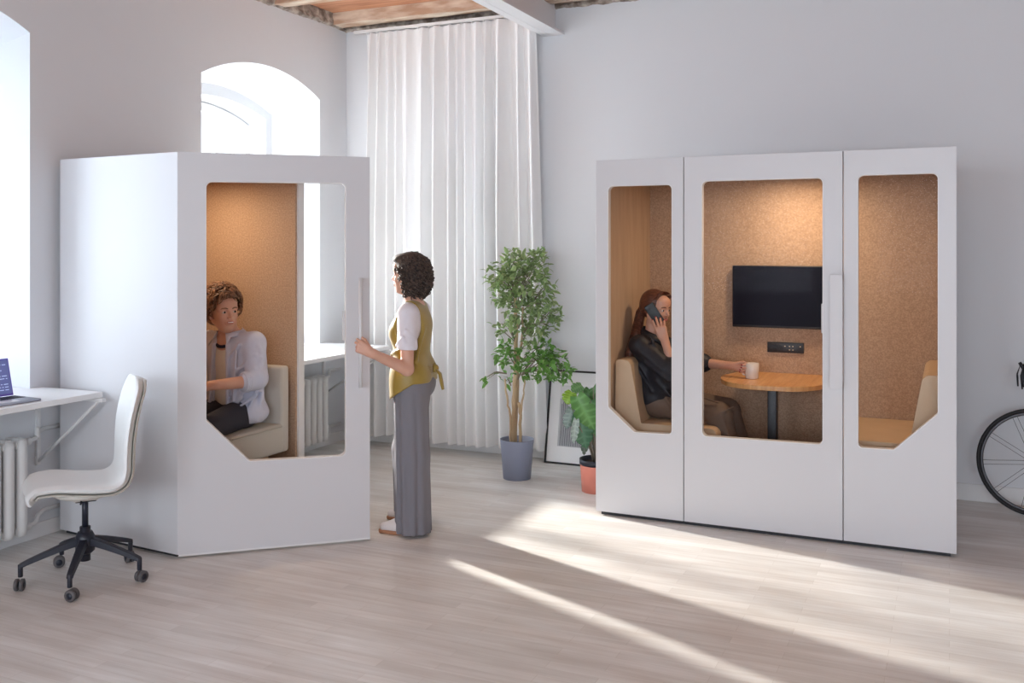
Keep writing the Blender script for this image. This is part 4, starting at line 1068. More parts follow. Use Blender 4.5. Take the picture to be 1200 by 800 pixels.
# ============ standing woman opening the booth door
def standing_woman():
    O = V3((-2.925, 4.925, 0)); f = V3((-.976, -.2165, 0)); l = V3((.2165, -.976, 0))
    def L(u, v, z): return np.array(O + f * u + l * v + V3((0, 0, z)))
    p = thing('person', 'standing person in olive vest and wide grey trousers gripping the open booth door', 'person', O)
    hf = f * 1.0 - l * .10
    HP, W, Bn = head_prims(L(-.006, 0, 1.505), hf, (0, 0, 1), .98)
    hw = npv(-2.938, 4.546, 1.085); gr = V3((-3.004, 4.513, 1.125))
    nl = []
    HL = hand_prims(hw, gr - V3(hw) + V3((0, 0, .0)), V3((-.67, .742, 0)), (0, 0, 1), curls=((.55, .9, .7), (.95, 1.25, .9), (1.25, 1.25, .9), (1.3, 1.25, .9)), thumb=(.05, .030, .012), thumb2=(.024, .004, .012), nail_list=nl, s=.95)
    hr = L(.085, -.20, .87)
    HR = hand_prims(hr, (0, 0, -1), l, f, curl=(.35, .35, .25), s=.95)
    body = HP + [
        cap(L(-.035, 0, 1.34), L(-.030, 0, 1.44), .050, .048, .03), cap(L(-.045, 0, 1.30), L(-.035, 0, 1.36), .058, .05, .03),
        cap(L(-.04, .115, 1.295), L(-.04, -.115, 1.295), .046, k=.05), ell(L(-.035, 0, 1.20), (.095, .135, .13), np.array((f, l, V3((0, 0, 1)))).T, .05),
        ell(L(-.03, 0, 1.04), (.080, .115, .13), np.array((f, l, V3((0, 0, 1)))).T, .06), ell(L(-.04, 0, .90), (.10, .150, .11), np.array((f, l, V3((0, 0, 1)))).T, .05),
        cap(L(-.045, .145, 1.285), L(-.065, .205, .975), .044, .036, .03), cap(L(-.065, .205, .975), hw, .037, .025, .015),
        cap(L(-.04, -.145, 1.285), L(-.03, -.195, 1.05), .044, .036, .03), cap(L(-.03, -.195, 1.05), hr, .036, .024, .015),
        cap(L(-.045, .09, .87), L(-.04, .09, .48), .082, .055, .03), cap(L(-.04, .09, .48), L(-.055, .09, .09), .055, .036, .02),
        cap(L(-.03, -.09, .87), L(.03, -.11, .48), .082, .055, .03), cap(L(.03, -.11, .48), L(.03, -.14, .09), .055, .036, .02),
        cap(L(-.05, .09, .055), L(.06, .092, .040), .030, .022, .02), cap(L(.03, -.155, .055), L(.11, -.17, .038), .030, .020, .02)] + HL + HR
    hb = bx(L(-.01, 0, 1.50), (.15, .15, .14)); b1 = bx(gr, .115); b2 = bx(L(.085, -.2, .80), .12)
    parts = [blob(body, .007, drop=(hb, b1, b2)), blob(body, .0030, box=hb), blob(body, .0032, box=b1), blob(body, .0045, box=b2)]
    lipc = W(.09, 0, -.055)
    mesh_np('body', parts, [M['skin2'], M['lips']], p, pick=lambda c: ((np.linalg.norm((c - lipc) @ Bn / npv(.010, .020, .0095), axis=1) < 1)).astype(int))
    eyes(p, W, Bn, .98); brows(p, W, M['hair_dark'])
    nails(p, nl, M['nail'])
    # trousers: very wide legs, pleats down the front
    R3 = np.array((f, l, V3((0, 0, 1)))).T
    tr = [ell(L(-.035, 0, .905), (.108, .158, .075), R3, .04), ell(L(-.065, .05, .86), (.098, .10, .10), R3, .05), ell(L(-.055, -.05, .86), (.098, .10, .10), R3, .05),
          cap(L(-.050, .085, .84), L(-.062, .09, .45), .100, .094, .03), cap(L(-.062, .09, .45), L(-.068, .09, -.02), .094, .098, .03),
          cap(L(-.022, -.088, .84), L(.045, -.13, .45), .098, .085, .02), cap(L(.055, -.13, .45), L(.045, -.165, .0), .085, .082, .02)]
    rg = random.Random(4)
    for i in range(11):
        a = 2 * PI * i / 11 + .2; c, s = math.cos(a), math.sin(a)
        tr.append(cap(L(-.048 + .088 * c, .085 + .088 * s, .82), L(-.066 + .094 * c, .09 + .094 * s, -.03), .010, .015, .018))
        if i % 2: tr.append(cap(L(-.055 + .102 * math.cos(a + .28), .088 + .102 * math.sin(a + .28), .74), L(-.066 + .108 * math.cos(a + .28), .09 + .108 * math.sin(a + .28), -.03), .005, .013, .014, op='-'))
    for i in range(9):
        a = 2 * PI * i / 9; c, s = math.cos(a), math.sin(a)
        tr.append(cap(L(0 + .085 * c, -.09 + .085 * s, .78), L(.035 + .085 * c, -.15 + .085 * s, .0), .009, .015, .02))
    for (u, z, du) in ((.105, .62, .05), (.11, .56, .06), (.11, .50, .05)):
        tr.append(cap(L(u, -.14, z), L(u - du, -.07, z - .06), .008, .004, .014))
    for (u, v, z, u2, v2, z2) in ((-.02, .165, .12, -.10, .180, .07), (-.03, .165, .17, -.12, .165, .13)):
        tr.append(cap(L(u, v, z), L(u2, v2, z2), .008, .005, .015))
    zb_ = .018
    mesh_np('trousers', [blob(tr, .0065, clip=lambda X, Y, Z: np.maximum(zb_ + .045 * np.clip(((X - O.x) * f.x + (Y - O.y) * f.y - .02) / .1, 0, 1) - Z, Z - .935))], M['trouser_grey'], p)
    b = MB(); b.tube([L(-.035 + .103 * math.cos(a), .150 * math.sin(a), .925) for a in [2 * PI * i / 36 for i in range(36)]], .014, 6, closed=True); b.build('waistband', M['trouser_grey'], p)
    # shoes
    for (u, v, hd_) in ((.0, .09, 0), (.045, -.165, -.10)):
        S = [cap(L(u - .07, v, .045), L(u + .04, v + hd_ * .05, .048), .036, .036, .02), cap(L(u + .04, v + hd_ * .05, .045), L(u + .115, v + hd_ * .15, .036), .037, .026, .02), cap(L(u - .06, v, .05), L(u - .05, v, .09), .038, .036, .02)]
        sh = mesh_np('shoe', [blob(S, .004, clip=lambda X, Y, Z: .014 - Z)], M['shoe'], p)
        S2 = [cap(L(u - .07, v, .014), L(u + .04, v + hd_ * .05, .014), .037, .039, .02), cap(L(u + .04, v + hd_ * .05, .014), L(u + .120, v + hd_ * .15, .014), .039, .028, .02)]
        mesh_np('sole', [blob(S2, .004, clip=lambda X, Y, Z: np.maximum(.002 - Z, Z - .022))], M['sole'], sh)
    # white tee: sleeves and neckline
    te = [cap(L(-.042, .135, 1.288), L(-.058, .183, 1.105), .052, .060, .03), cap(L(-.042, -.135, 1.288), L(-.036, -.178, 1.11), .052, .058, .03),
          cap(L(-.04, .1, 1.295), L(-.04, -.1, 1.295), .05, k=.05), ell(L(-.035, 0, 1.20), (.098, .138, .14), R3, .05),
          cap(L(-.06, .235, 1.13), L(-.03, .215, 1.18), .008, .004, .014), cap(L(.0, .20, 1.11), L(-.05, .235, 1.16), .008, .004, .014), cap(L(-.10, .19, 1.14), L(-.06, .22, 1.2), .007, .004, .014)]
    def tee_clip(X, Y, Z):
        v = (X - O.x) * l.x + (Y - O.y) * l.y; u = (X - O.x) * f.x + (Y - O.y) * f.y
        return np.maximum(1.088 + .05 * (u + .05) - Z, .068 - np.sqrt((u + .032) ** 2 + v ** 2 + (Z - 1.372) ** 2))
    mesh_np('t_shirt', [blob(te, .0045, clip=tee_clip)], M['tee'], p)
    # vest
    ve = [cap(L(-.045, .085, 1.315), L(-.045, -.085, 1.315), .045, k=.05), ell(L(-.035, 0, 1.21), (.112, .148, .14), R3, .05), ell(L(.030, .055, 1.17), (.066, .06, .065), R3, .04), ell(L(.030, -.055, 1.17), (.066, .06, .065), R3, .04),
          ell(L(-.025, 0, 1.05), (.105, .140, .15), R3, .06), ell(L(-.030, 0, .90), (.122, .166, .13), R3, .06), cap(L(-.042, .075, .93), L(-.040, .08, .80), .110, .118, .05), cap(L(-.042, -.075, .93), L(-.035, -.08, .80), .110, .118, .05),
          cap(L(-.12, .08, 1.20), L(-.10, .14, 1.02), .012, .008, .02), cap(L(.08, .06, 1.04), L(.0, .15, 1.08), .008, .005, .018), cap(L(.085, .05, .98), L(.0, .155, 1.0), .008, .005, .018),
          cap(L(-.02, .175, 1.02), L(-.10, .15, .98), .007, .004, .014)]
    def vest_clip(X, Y, Z):
        v = (X - O.x) * l.x + (Y - O.y) * l.y; u = (X - O.x) * f.x + (Y - O.y) * f.y
        hem = .885 - .62 * np.clip(u + .09, 0, .22) + .25 * np.clip(u - .075, 0, .2) * 2
        a1 = .088 - np.sqrt(((u + .045) / 1.0) ** 2 + ((Z - 1.235) / 1.45) ** 2 + np.clip(.115 - np.abs(v), 0, 1) ** 2 * 6)
        neck = .072 - np.sqrt((u + .022) ** 2 + v ** 2 + ((Z - 1.385) / 1.1) ** 2)
        vn = .05 - (np.abs(v) + (1.33 - Z) * .30 + np.clip(.03 - u, 0, 1) * 2)
        return np.maximum(np.maximum(np.maximum(hem - Z, a1), neck), vn)
    vo = mesh_np('vest', [blob(ve, .005, clip=vest_clip)], M['vest'], p)
    def strap(b):
        for s in (1, -1):
            pts = [L(-.03, s * .175, .965), L(-.09, s * .158, .955), L(-.135, s * .10, .955), L(-.160, s * .03, .958)]
            for z in (-.02, -.01, 0, .01, .02): b.tube([q + npv(0, 0, z) for q in pts], .0075, 6)
        b.ell(L(-.170, 0, .958), (.022, .022, .026))
    one('tie_strap', M['vest'], strap, vo)
    one('tie_end', M['vest'], lambda b: [b.tube([L(-.175, .01, .955), L(-.205, .02 + dz_, .93), L(-.218, .03 + dz_, .88), L(-.228, .035 + dz_, .84)], [.008, .009, .009, .006], 6) for dz_ in (-.008, .0, .008)], vo)
    one('button', M['handle'], lambda b: b.ell(L(.098, .012, .92), (.007, .007, .007)), vo)
    # curly bob
    def HW(x, y, z): return V3(W(x, y, z))
    hp = [ell(W(-.028, 0, .045), npv(.102, .094, .098), Bn, .02), ell(W(-.056, 0, -.015), npv(.074, .098, .080), Bn, .04), ell(W(-.062, 0, -.060), npv(.054, .090, .042), Bn, .03),
          ell(W(.035, 0, .098), npv(.062, .062, .032), Bn, .03)]
    face = [ell(W(.085, 0, -.025), npv(.070, .085, .098), Bn, .02, '-')]
    ho = mesh_np('hair', [blob(hp + face, .005)], M['hair_dark'], p)
    rg = random.Random(21); b = MB()
    for i in range(950):
        th = rg.uniform(-PI, PI); ph = math.acos(rg.uniform(-.93, 1)); x = math.sin(ph) * math.cos(th); y = math.sin(ph) * math.sin(th); z = math.cos(ph)
        sc_ = rg.uniform(.90, 1.05) * (1 + .22 * max(0, -z)); bx_ = -.036 + (.104 if x < 0 else .112) * x * sc_; by = .104 * y * sc_; bz = max(.008 + .122 * z * sc_, -.105 + rg.uniform(-.01, .02))
        if bx_ > .022 and bz < .070: continue
        if bx_ > .012 and bz < .02: continue
        n = 12; turns = rg.uniform(.9, 1.8); ln = rg.uniform(.04, .075); R0 = rg.uniform(.006, .012); w0 = rg.uniform(0, 6.28)
        out = V3((x, y, z * .6)).normalized(); dn_ = V3((-.2 + .4 * x, .25 * y, -1)) if z < .85 else V3((.75 * (1 if x > -.2 else -1), y, -.35)); dn_ = (dn_ - out * dn_.dot(out)).normalized(); sd = out.cross(dn_)
        c0 = V3((bx_, by, bz)); pts = []
        for k_ in range(n):
            u = k_ / (n - 1); q = c0 + dn_ * ln * u + out * (R0 * math.cos(w0 + turns * 6.28 * u) + .002 - .004 * u) + sd * R0 * math.sin(w0 + turns * 6.28 * u); pts.append(HW(*q))
        strand(b, pts, rg.uniform(.004, .0065), .0022, 5)
    b.build('curls', M['hair_dark'], ho)

# ============ man on the bench in the single booth
def seated_man():
    p = thing('person', 'seated person in open pale blue shirt smiling inside the single booth', 'person', (-4.02, 4.66, .565))
    hc = (-4.032, 4.60, 1.275); hf = V3((.915, -.40, .03))
    HP, W, Bn = head_prims(hc, hf, (.03, -.05, 1), 1.07, False)
    sL, eL, wL = npv(-3.845, 4.66, 1.09), npv(-3.778, 4.605, .872), npv(-3.890, 4.330, .872)
    sR, eR, wR = npv(-4.215, 4.68, 1.08), npv(-4.28, 4.48, .86), npv(-4.13, 4.27, .845)
    HLp = hand_prims(wL, (-.62, -.55, -.12), (-.2, .1, -1), (.4, -.8, .2), curl=(.45, .55, .35), s=1.05)
    HRp = hand_prims(wR, (.55, -.55, -.10), (0, .2, -1), (-.5, -.5, .4), curl=(.4, .5, .3), s=1.05)
    I3 = np.eye(3)
    body = HP + [cap((-4.03, 4.665, 1.09), (-4.03, 4.63, 1.20), .062, .056, .03), cap(sL, sR, .058, k=.05), ell((-4.03, 4.69, .98), (.165, .105, .16), I3, .06), ell((-4.03, 4.70, .78), (.145, .105, .16), I3, .06), ell((-4.03, 4.71, .66), (.16, .12, .09), I3, .05),
        cap(sL, eL, .052, .043, .03), cap(eL, wL, .042, .028, .015), cap(sR, eR, .052, .043, .03), cap(eR, wR, .042, .028, .015),
        cap((-3.94, 4.69, .655), (-3.90, 4.27, .62), .080, .058, .03), cap((-3.90, 4.27, .62), (-3.93, 4.24, .20), .055, .038, .02), cap((-4.12, 4.69, .655), (-4.14, 4.27, .62), .080, .058, .03), cap((-4.14, 4.27, .62), (-4.12, 4.22, .20), .055, .038, .02),
        cap((-3.93, 4.25, .15), (-3.93, 4.12, .125), .036, .03, .02), cap((-4.12, 4.24, .15), (-4.12, 4.12, .125), .036, .03, .02)] + HLp + HRp
    hb = bx(hc, (.15, .15, .16)); hb = (hb[0] + npv(0, 0, .01), hb[1]); b1 = bx(wL + npv(-.06, -.06, -.01), .12); b2 = bx(wR + npv(.06, -.06, -.01), .11)
    parts = [blob(body, .008, drop=(hb, b1)), blob(body, .0030, box=hb), blob(body, .004, box=b1)]
    lipc = W(.088, 0, -.055)
    def pick(c):
        q = (c - lipc) @ Bn
        lip = np.linalg.norm(q / npv(.012, .022, .0105), axis=1) < 1; te = (np.abs(q[:, 2]) < .0028) & (np.abs(q[:, 1]) < .017) & (q[:, 0] > -.02)
        return np.where(te, 2, np.where(lip, 1, 0))
    mesh_np('body', parts, [M['skin'], M['lips'], M['teeth']], p, pick=pick)
    eyes(p, W, Bn, 1.07); brows(p, W, M['hair_brown'], .004)
    # open smile
    one('teeth', M['teeth'], lambda b: b.ell(W(.0905, 0, -.0535), (.004, .0135, .0032), Matrix(Bn.tolist()), 16, 8), p)
    # trousers
    tr = [ell((-4.03, 4.71, .66), (.175, .135, .10), I3, .05), cap((-3.94, 4.68, .66), (-3.89, 4.27, .625), .092, .072, .04), cap((-3.89, 4.27, .625), (-3.93, 4.23, .20), .072, .062, .03),
          cap((-4.12, 4.68, .66), (-4.14, 4.26, .625), .092, .072, .04), cap((-4.14, 4.26, .625), (-4.12, 4.22, .20), .072, .062, .03)]
    mesh_np('trousers', [blob(tr, .007, clip=lambda X, Y, Z: .17 - Z)], M['trouser_navy'], p)
    for x in (-3.93, -4.12):
        S = [cap((x, 4.27, .135), (x, 4.20, .14), .038, .038, .02), cap((x, 4.20, .135), (x, 4.08, .125), .040, .028, .02)]
        mesh_np('shoe', [blob(S, .006, clip=lambda X, Y, Z: .094 - Z)], M['black_plastic'], p)
    # cream undershirt and dark collar ring
    us = [cap(sL * .8 + sR * .2, sR * .8 + sL * .2, .058, k=.05), ell((-4.03, 4.688, .98), (.170, .110, .165), I3, .06), ell((-4.03, 4.695, .78), (.150, .115, .16), I3, .06)]
    mesh_np('undershirt', [blob(us, .006, clip=lambda X, Y, Z: .064 - np.sqrt((X + 4.03) ** 2 + (Y - 4.645) ** 2 + ((Z - 1.185) / 1.1) ** 2))], M['undershirt'], p)
    b = MB(); b.tube([(-4.03 + .062 * math.cos(a), 4.640 + .066 * math.sin(a), 1.096 + .028 * math.sin(a)) for a in [2 * PI * i / 28 for i in range(28)]], .010, 8, closed=True); b.build('neck_band', M['navy'], p)
    # open shirt
    sh = [cap(sL, sR, .066, k=.05), ell((-4.03, 4.695, .98), (.195, .122, .17), I3, .06), ell((-4.03, 4.705, .79), (.195, .135, .18), I3, .07), ell((-4.01, 4.70, .66), (.215, .150, .10), I3, .06),
          cap(sL, sL * .12 + eL * .88, .066, .066, .03), cap(sR, sR * .15 + eR * .85, .066, .066, .03), cap(eL * .97 + sL * .03, eL * .8 + wL * .2, .064, .058, .02), cap(eR, eR * .85 + wR * .15, .062, .058, .02),
          cap((-3.83, 4.62, 1.02), (-3.90, 4.57, .93), .010, .006, .02), cap((-3.80, 4.62, .78), (-3.90, 4.56, .70), .012, .006, .02), cap((-3.90, 4.56, 1.05), (-3.92, 4.56, .75), .008, .01, .02),
          cap((-3.98, 4.575, 1.08), (-3.955, 4.55, .62), .011, .011, .016), cap((-4.09, 4.575, 1.08), (-4.10, 4.55, .66), .011, .011, .016)]
    rg = random.Random(31)
    for i in range(9):      # creases round the sleeve
        u = .10 + .085 * i; c_ = sL * (1 - u) + eL * u; a = rg.uniform(-.6, 1.6); d1 = npv(math.cos(a), -abs(math.sin(a)) * .8 - .1, 0) * .064; d2 = npv(math.cos(a + 1.3), -abs(math.sin(a + 1.3)), 0) * .066
        sh.append(cap(c_ + d1 + npv(0, 0, .012), c_ + d2 - npv(0, 0, .03), .008, .004, .013))
    for i in range(12):     # drapes over the chest and belly
        x = -3.86 - .02 * i * rg.random(); z = rg.uniform(.68, 1.05); sh.append(cap((x + .03, 4.60 - .02, z + .05), (x - .06, 4.575, z - .05 * rg.random()), .010, .004, .015))
    for (a, b_) in (((-3.815, 4.66, .84), (-3.86, 4.60, .64)), ((-3.82, 4.70, .78), (-3.825, 4.66, .62)), ((-3.84, 4.62, .92), (-3.90, 4.575, .74))): sh.append(cap(a, b_, .012, .008, .015))
    def shirt_clip(X, Y, Z):
        neck = .074 - np.sqrt((X + 4.03) ** 2 + (Y - 4.655) ** 2 + ((Z - 1.165) / 1.15) ** 2)
        gap = np.minimum(.042 + .035 * np.clip((1.1 - Z), 0, 1) - np.abs(X + 4.035), 4.66 - Y)
        return np.maximum(np.maximum(neck, gap), .60 + .12 * np.clip(-3.93 - X, 0, .2) - Z)
    so = mesh_np('shirt', [blob(sh, .0055, clip=shirt_clip)], M['shirt_blue'], p)
    def collar(b):
        for s in (-1, 1):
            n = 7; vs = []
            for i in range(n):
                u = i / (n - 1); a = -PI / 2 + s * (.42 + u * 2.2); r = .078
                x, y = -4.03 + r * math.cos(a), 4.652 + r * math.sin(a)
                zt = 1.162 + .012 * math.sin(a); wd = .075 if i == 0 else .028
                vs += [(x, y, zt), (-4.03 + (r + .026) * math.cos(a) + (s * .030 if i == 0 else 0), 4.652 + (r + .026) * math.sin(a) - (.012 if i == 0 else 0), zt - wd)]
            fs = [(2 * i, 2 * i + 2, 2 * i + 3, 2 * i + 1) for i in range(n - 1)]; b.add(vs, fs, True)
    co_ = one('collar', M['shirt_blue'], collar, so, fixn=False); m_ = co_.modifiers.new('s', 'SOLIDIFY'); m_.thickness = .005
    # rolled cuffs
    for e_, w_ in ((eL, wL), (eR, wR)):
        d_ = U(w_ - e_); c_ = V3(e_) + d_ * .075; a_ = d_.cross(V3((0, 0, 1))).normalized(); b_ = d_.cross(a_)
        one('rolled_cuff', M['shirt_blue'], lambda b: [b.tube([c_ + d_ * o_ + (a_ * math.cos(t_) + b_ * math.sin(t_)) * .054 for t_ in [2 * PI * i / 24 for i in range(24)]], .009, 6, closed=True) for o_ in (-.012, 0, .012)], so)
    # hair: swept waves
    hp = [ell(W(-.028, 0, .050), npv(.110, .094, .100), Bn, .02), ell(W(-.078, 0, -.005), npv(.064, .086, .080), Bn, .03), ell(W(.040, .01, .098), npv(.055, .060, .030), Bn, .03)]
    ho = mesh_np('hair', [blob(hp + [ell(W(.090, 0, -.018), npv(.072, .098, .088), Bn, .015, '-'), ell(W(.01, .085, -.01), npv(.035, .02, .035), Bn, .01, '-'), ell(W(.01, -.085, -.01), npv(.035, .02, .035), Bn, .01, '-')], .005)], M['hair_brown'], p)
    rg = random.Random(8); b = MB()
    for i in range(420):
        th = rg.uniform(-PI, PI); ph = math.acos(rg.uniform(-.35, 1)); x = math.sin(ph) * math.cos(th); y = math.sin(ph) * math.sin(th); z = math.cos(ph)
        c0 = V3((-.032 + .115 * x, .098 * y, .050 + .104 * z))
        if c0.x > .045 and c0.z < .085: continue
        if c0.x > -.02 and c0.z < .02: continue
        if z < 0: c0.x -= .015
        out = V3((x, y, z)).normalized(); dr = V3((-1, .35 * (1 if y > 0 else -1), -.75)) if x < .3 else V3((.5, (1 if y > -.1 else -1) * 1.0, -.45)); dr = (dr - out * dr.dot(out)).normalized(); sd = out.cross(dr)
        ln = rg.uniform(.06, .10); w0 = rg.uniform(0, 6.28); amp = rg.uniform(.005, .014); pts = []
        for k_ in range(9):
            u = k_ / 8; q = c0 + dr * ln * (u - .3) + sd * amp * math.sin(w0 + 6 * u) + out * (.010 + .014 * math.sin(PI * u) - .012 * u * u + (.010 if z < .1 and u > .6 else 0)); pts.append(V3(W(*q)))
        strand(b, pts, rg.uniform(.005, .009), .0022, 5)
    b.build('locks', M['hair_brown'], ho)
    # stubble shadowed jaw is left to the skin texture

# ============ woman on the phone in the large booth
def phone_woman():
    p = thing('person', 'seated person in black blouse talking on a phone in the large booth', 'person', (-1.72, 6.17, .565))
    hc = (-1.762, 6.165, 1.262); hf = V3((.93, -.36, -.12))
    HP, W, Bn = head_prims(hc, hf, (.05, 0, 1), .98)
    sR, eR, wR = npv(-1.835, 6.02, 1.035), npv(-1.585, 5.985, .850), npv(-1.672, 6.040, 1.075)
    sL, eL, wL = npv(-1.80, 6.33, 1.035), npv(-1.52, 6.40, .895), npv(-1.285, 6.335, .893)
    n1, n2 = [], []
    HRp = hand_prims(wR, (-.33, .02, .95), (-.15, 1, 0), (-.95, 0, -.3), curls=((.12, .25, .2), (.18, .3, .2), (.22, .35, .25), (.3, .4, .3)), spread=.16, thumb=(.05, .02, .03), thumb2=(.03, -.005, .01), s=.98, nail_list=n1)
    HLp = hand_prims(wL, (1, -.12, -.10), (.1, -1, -.1), (0, -.15, 1), curls=((.9, 1.2, .8), (1.0, 1.25, .8), (1.1, 1.25, .8), (1.2, 1.2, .8)), thumb=(.05, .02, .02), thumb2=(.025, 0, .01), s=.95, nail_list=n2)
    I3 = np.eye(3)
    body = HP + [cap((-1.80, 6.175, 1.03), (-1.785, 6.17, 1.17), .050, .046, .03), cap(sR, sL, .046, k=.05), ell((-1.80, 6.175, .93), (.10, .135, .15), I3, .06), ell((-1.77, 6.175, .77), (.095, .125, .15), I3, .06), ell((-1.73, 6.175, .66), (.12, .165, .09), I3, .05),
        cap(sR, eR, .044, .036, .03), cap(eR, wR, .036, .024, .015), cap(sL, eL, .044, .036, .03), cap(eL, wL, .036, .024, .015),
        cap((-1.72, 6.08, .655), (-1.33, 6.06, .61), .078, .055, .03), cap((-1.33, 6.06, .61), (-1.24, 6.06, .20), .053, .036, .02), cap((-1.72, 6.27, .655), (-1.32, 6.27, .61), .078, .055, .03), cap((-1.32, 6.27, .61), (-1.21, 6.27, .20), .053, .036, .02),
        cap((-1.25, 6.06, .15), (-1.11, 6.05, .125), .034, .028, .02), cap((-1.22, 6.27, .15), (-1.08, 6.27, .125), .034, .028, .02)] + HRp + HLp
    hb = bx(hc, (.15, .14, .15)); b1 = bx(wR + npv(-.03, 0, .10), (.10, .10, .11)); b1 = (b1[0], b1[1]); b2 = bx(wL + npv(.09, -.02, 0), (.10, .09, .10))
    u0 = np.minimum(hb[0], b1[0]); u1 = np.maximum(hb[1], b1[1])
    parts = [blob(body, .008, drop=((u0, u1), b2)), blob(body, .0032, box=(u0, u1)), blob(body, .0032, box=b2)]
    lipc = W(.09, 0, -.055)
    mesh_np('body', parts, [M['skin'], M['lips']], p, pick=lambda c: (np.linalg.norm((c - lipc) @ Bn / npv(.010, .020, .0095), axis=1) < 1).astype(int))
    eyes(p, W, Bn, .98); brows(p, W, M['hair_auburn'])
    nails(p, n1 + n2, M['nail'])
    tr = [ell((-1.735, 6.175, .66), (.135, .18, .11), I3, .05), cap((-1.72, 6.08, .665), (-1.335, 6.055, .612), .094, .084, .04), cap((-1.325, 6.055, .60), (-1.235, 6.05, .20), .086, .085, .03),
          cap((-1.72, 6.27, .66), (-1.32, 6.27, .61), .092, .080, .04), cap((-1.31, 6.27, .60), (-1.20, 6.27, .20), .078, .080, .03)]
    for (a_, b_) in (((-1.60, 5.98, .67), (-1.50, 6.03, .755)), ((-1.55, 5.975, .62), (-1.42, 6.0, .72)), ((-1.50, 6.0, .75), (-1.32, 6.0, .70)), ((-1.38, 5.97, .60), (-1.22, 6.0, .68)), ((-1.66, 6.0, .73), (-1.58, 5.97, .62)), ((-1.30, 5.98, .62), (-1.18, 5.98, .35))):
        tr.append(cap(a_, b_, .010, .006, .018))
    mesh_np('trousers', [blob(tr, .007, clip=lambda X, Y, Z: .17 - Z)], M['trouser_taupe'], p)
    for y, x in ((6.055, -1.25), (6.27, -1.22)):
        S = [cap((x - .02, y, .135), (x + .05, y, .135), .036, .036, .02), cap((x + .05, y, .13), (x + .15, y, .12), .036, .026, .02)]
        mesh_np('shoe', [blob(S, .006, clip=lambda X, Y, Z: .094 - Z)], M['black_plastic'], p)
    # loose black blouse with folded collar
    bl_ = [cap(sR, sL, .060, k=.05), ell((-1.80, 6.175, .93), (.125, .165, .16), I3, .06), ell((-1.77, 6.175, .77), (.130, .165, .16), I3, .06), ell((-1.745, 6.175, .69), (.145, .195, .12), I3, .05),
          cap(sR, eR * .9 + sR * .1, .062, .068, .03), cap(eR * .98 + sR * .02, eR * .72 + wR * .28, .066, .060, .02), cap(sL, eL, .060, .064, .03), cap(eL, eL * .9 + wL * .1, .06, .056, .02),
          ell((-1.66, 6.03, .80), (.085, .07, .10), I3, .05), ell((-1.70, 6.12, .82), (.09, .13, .14), I3, .05)]
    for (a_, b_) in (((-1.80, 5.955, 1.0), (-1.66, 5.93, .90)), ((-1.76, 5.96, .93), (-1.62, 5.93, .83)), ((-1.85, 6.01, .90), (-1.74, 5.98, .75)), ((-1.70, 5.97, .82), (-1.60, 5.95, .72)), ((-1.74, 5.99, 1.07), (-1.70, 6.02, .98))):
        bl_.append(cap(a_, b_, .011, .007, .02))
    def bc(X, Y, Z):
        q = np.sqrt((X + 1.785) ** 2 + (Y - 6.172) ** 2 + ((Z - 1.125) / 1.1) ** 2)
        return np.maximum(.068 - q, .655 + .03 * np.sin(X * 40) * .3 - Z)
    bo = mesh_np('blouse', [blob(bl_, .0055, clip=bc)], M['shirt_black'], p)
    def collar(b):
        for s in (-1, 1):
            n = 8; vs = []
            for i in range(n):
                u = i / (n - 1); a = s * (.35 + u * 2.5); r = .072; x, y = -1.785 + r * math.cos(a), 6.172 + r * math.sin(a)
                zt = 1.115 - .03 * math.cos(a); wd = .06 if i < 2 else .045
                vs += [(x, y, zt), (-1.785 + (r + .030) * math.cos(a), 6.172 + (r + .030) * math.sin(a) - (0 if i else s * -.015), zt - wd)]
            b.add(vs, [(2 * i, 2 * i + 2, 2 * i + 3, 2 * i + 1) for i in range(n - 1)], True)
    co_ = one('collar', M['shirt_black'], collar, bo, fixn=False); m_ = co_.modifiers.new('s', 'SOLIDIFY'); m_.thickness = .006
    # sleek hair with a long low ponytail
    hp = [ell(W(-.024, 0, .044), npv(.098, .082, .088), Bn, .02), ell(W(-.060, 0, .0), npv(.060, .068, .066), Bn, .03)]
    ho = mesh_np('hair', [blob(hp + [ell(W(.088, 0, -.030), npv(.078, .096, .092), Bn, .012, '-'), ell(W(.0, .088, -.022), npv(.040, .026, .040), Bn, .01, '-'), ell(W(.0, -.088, -.022), npv(.040, .026, .040), Bn, .01, '-')], .004)], M['hair_auburn'], p)
    pt = [W(-.105, 0, .01), W(-.125, 0, -.05), np.array((-1.885, 6.12, 1.09)), np.array((-1.910, 6.07, .98)), np.array((-1.925, 6.05, .88))]
    pr2 = [cap(pt[0], pt[1], .024, .030, .02), cap(pt[1], pt[2], .030, .034, .02), cap(pt[2], pt[3], .034, .028, .02), cap(pt[3], pt[4], .028, .010, .02)]
    mesh_np('ponytail', [blob(pr2, .004)], M['hair_auburn'], ho)
    rg = random.Random(3); b = MB()
    for i in range(60):
        dx = [rg.uniform(-.026, .026) for _ in range(3)]
        strand(b, [V3(q) + V3(dx) * w_ for q, w_ in zip(pt, (.7, 1, 1.15, 1.1, .8))], .0035, .0012, 4)
    for i in range(70):
        y = rg.uniform(-1, 1); z0 = .075 + .045 * (1 - y * y) * rg.uniform(.6, 1); pts = []
        for k_ in range(8):
            u = k_ / 7; a = u * 2.2; rad = .1
            q = (.062 - .170 * u, y * .078 * (1 - .55 * u ** 2), .035 + (.092 * math.sqrt(max(0, 1 - y * y * .75))) * math.cos(u * 1.35) - .06 * u * abs(y)); pts.append(V3(W(*q)))
        strand(b, pts, .0022, .0015, 4)
    b.build('strands', M['hair_auburn'], ho)
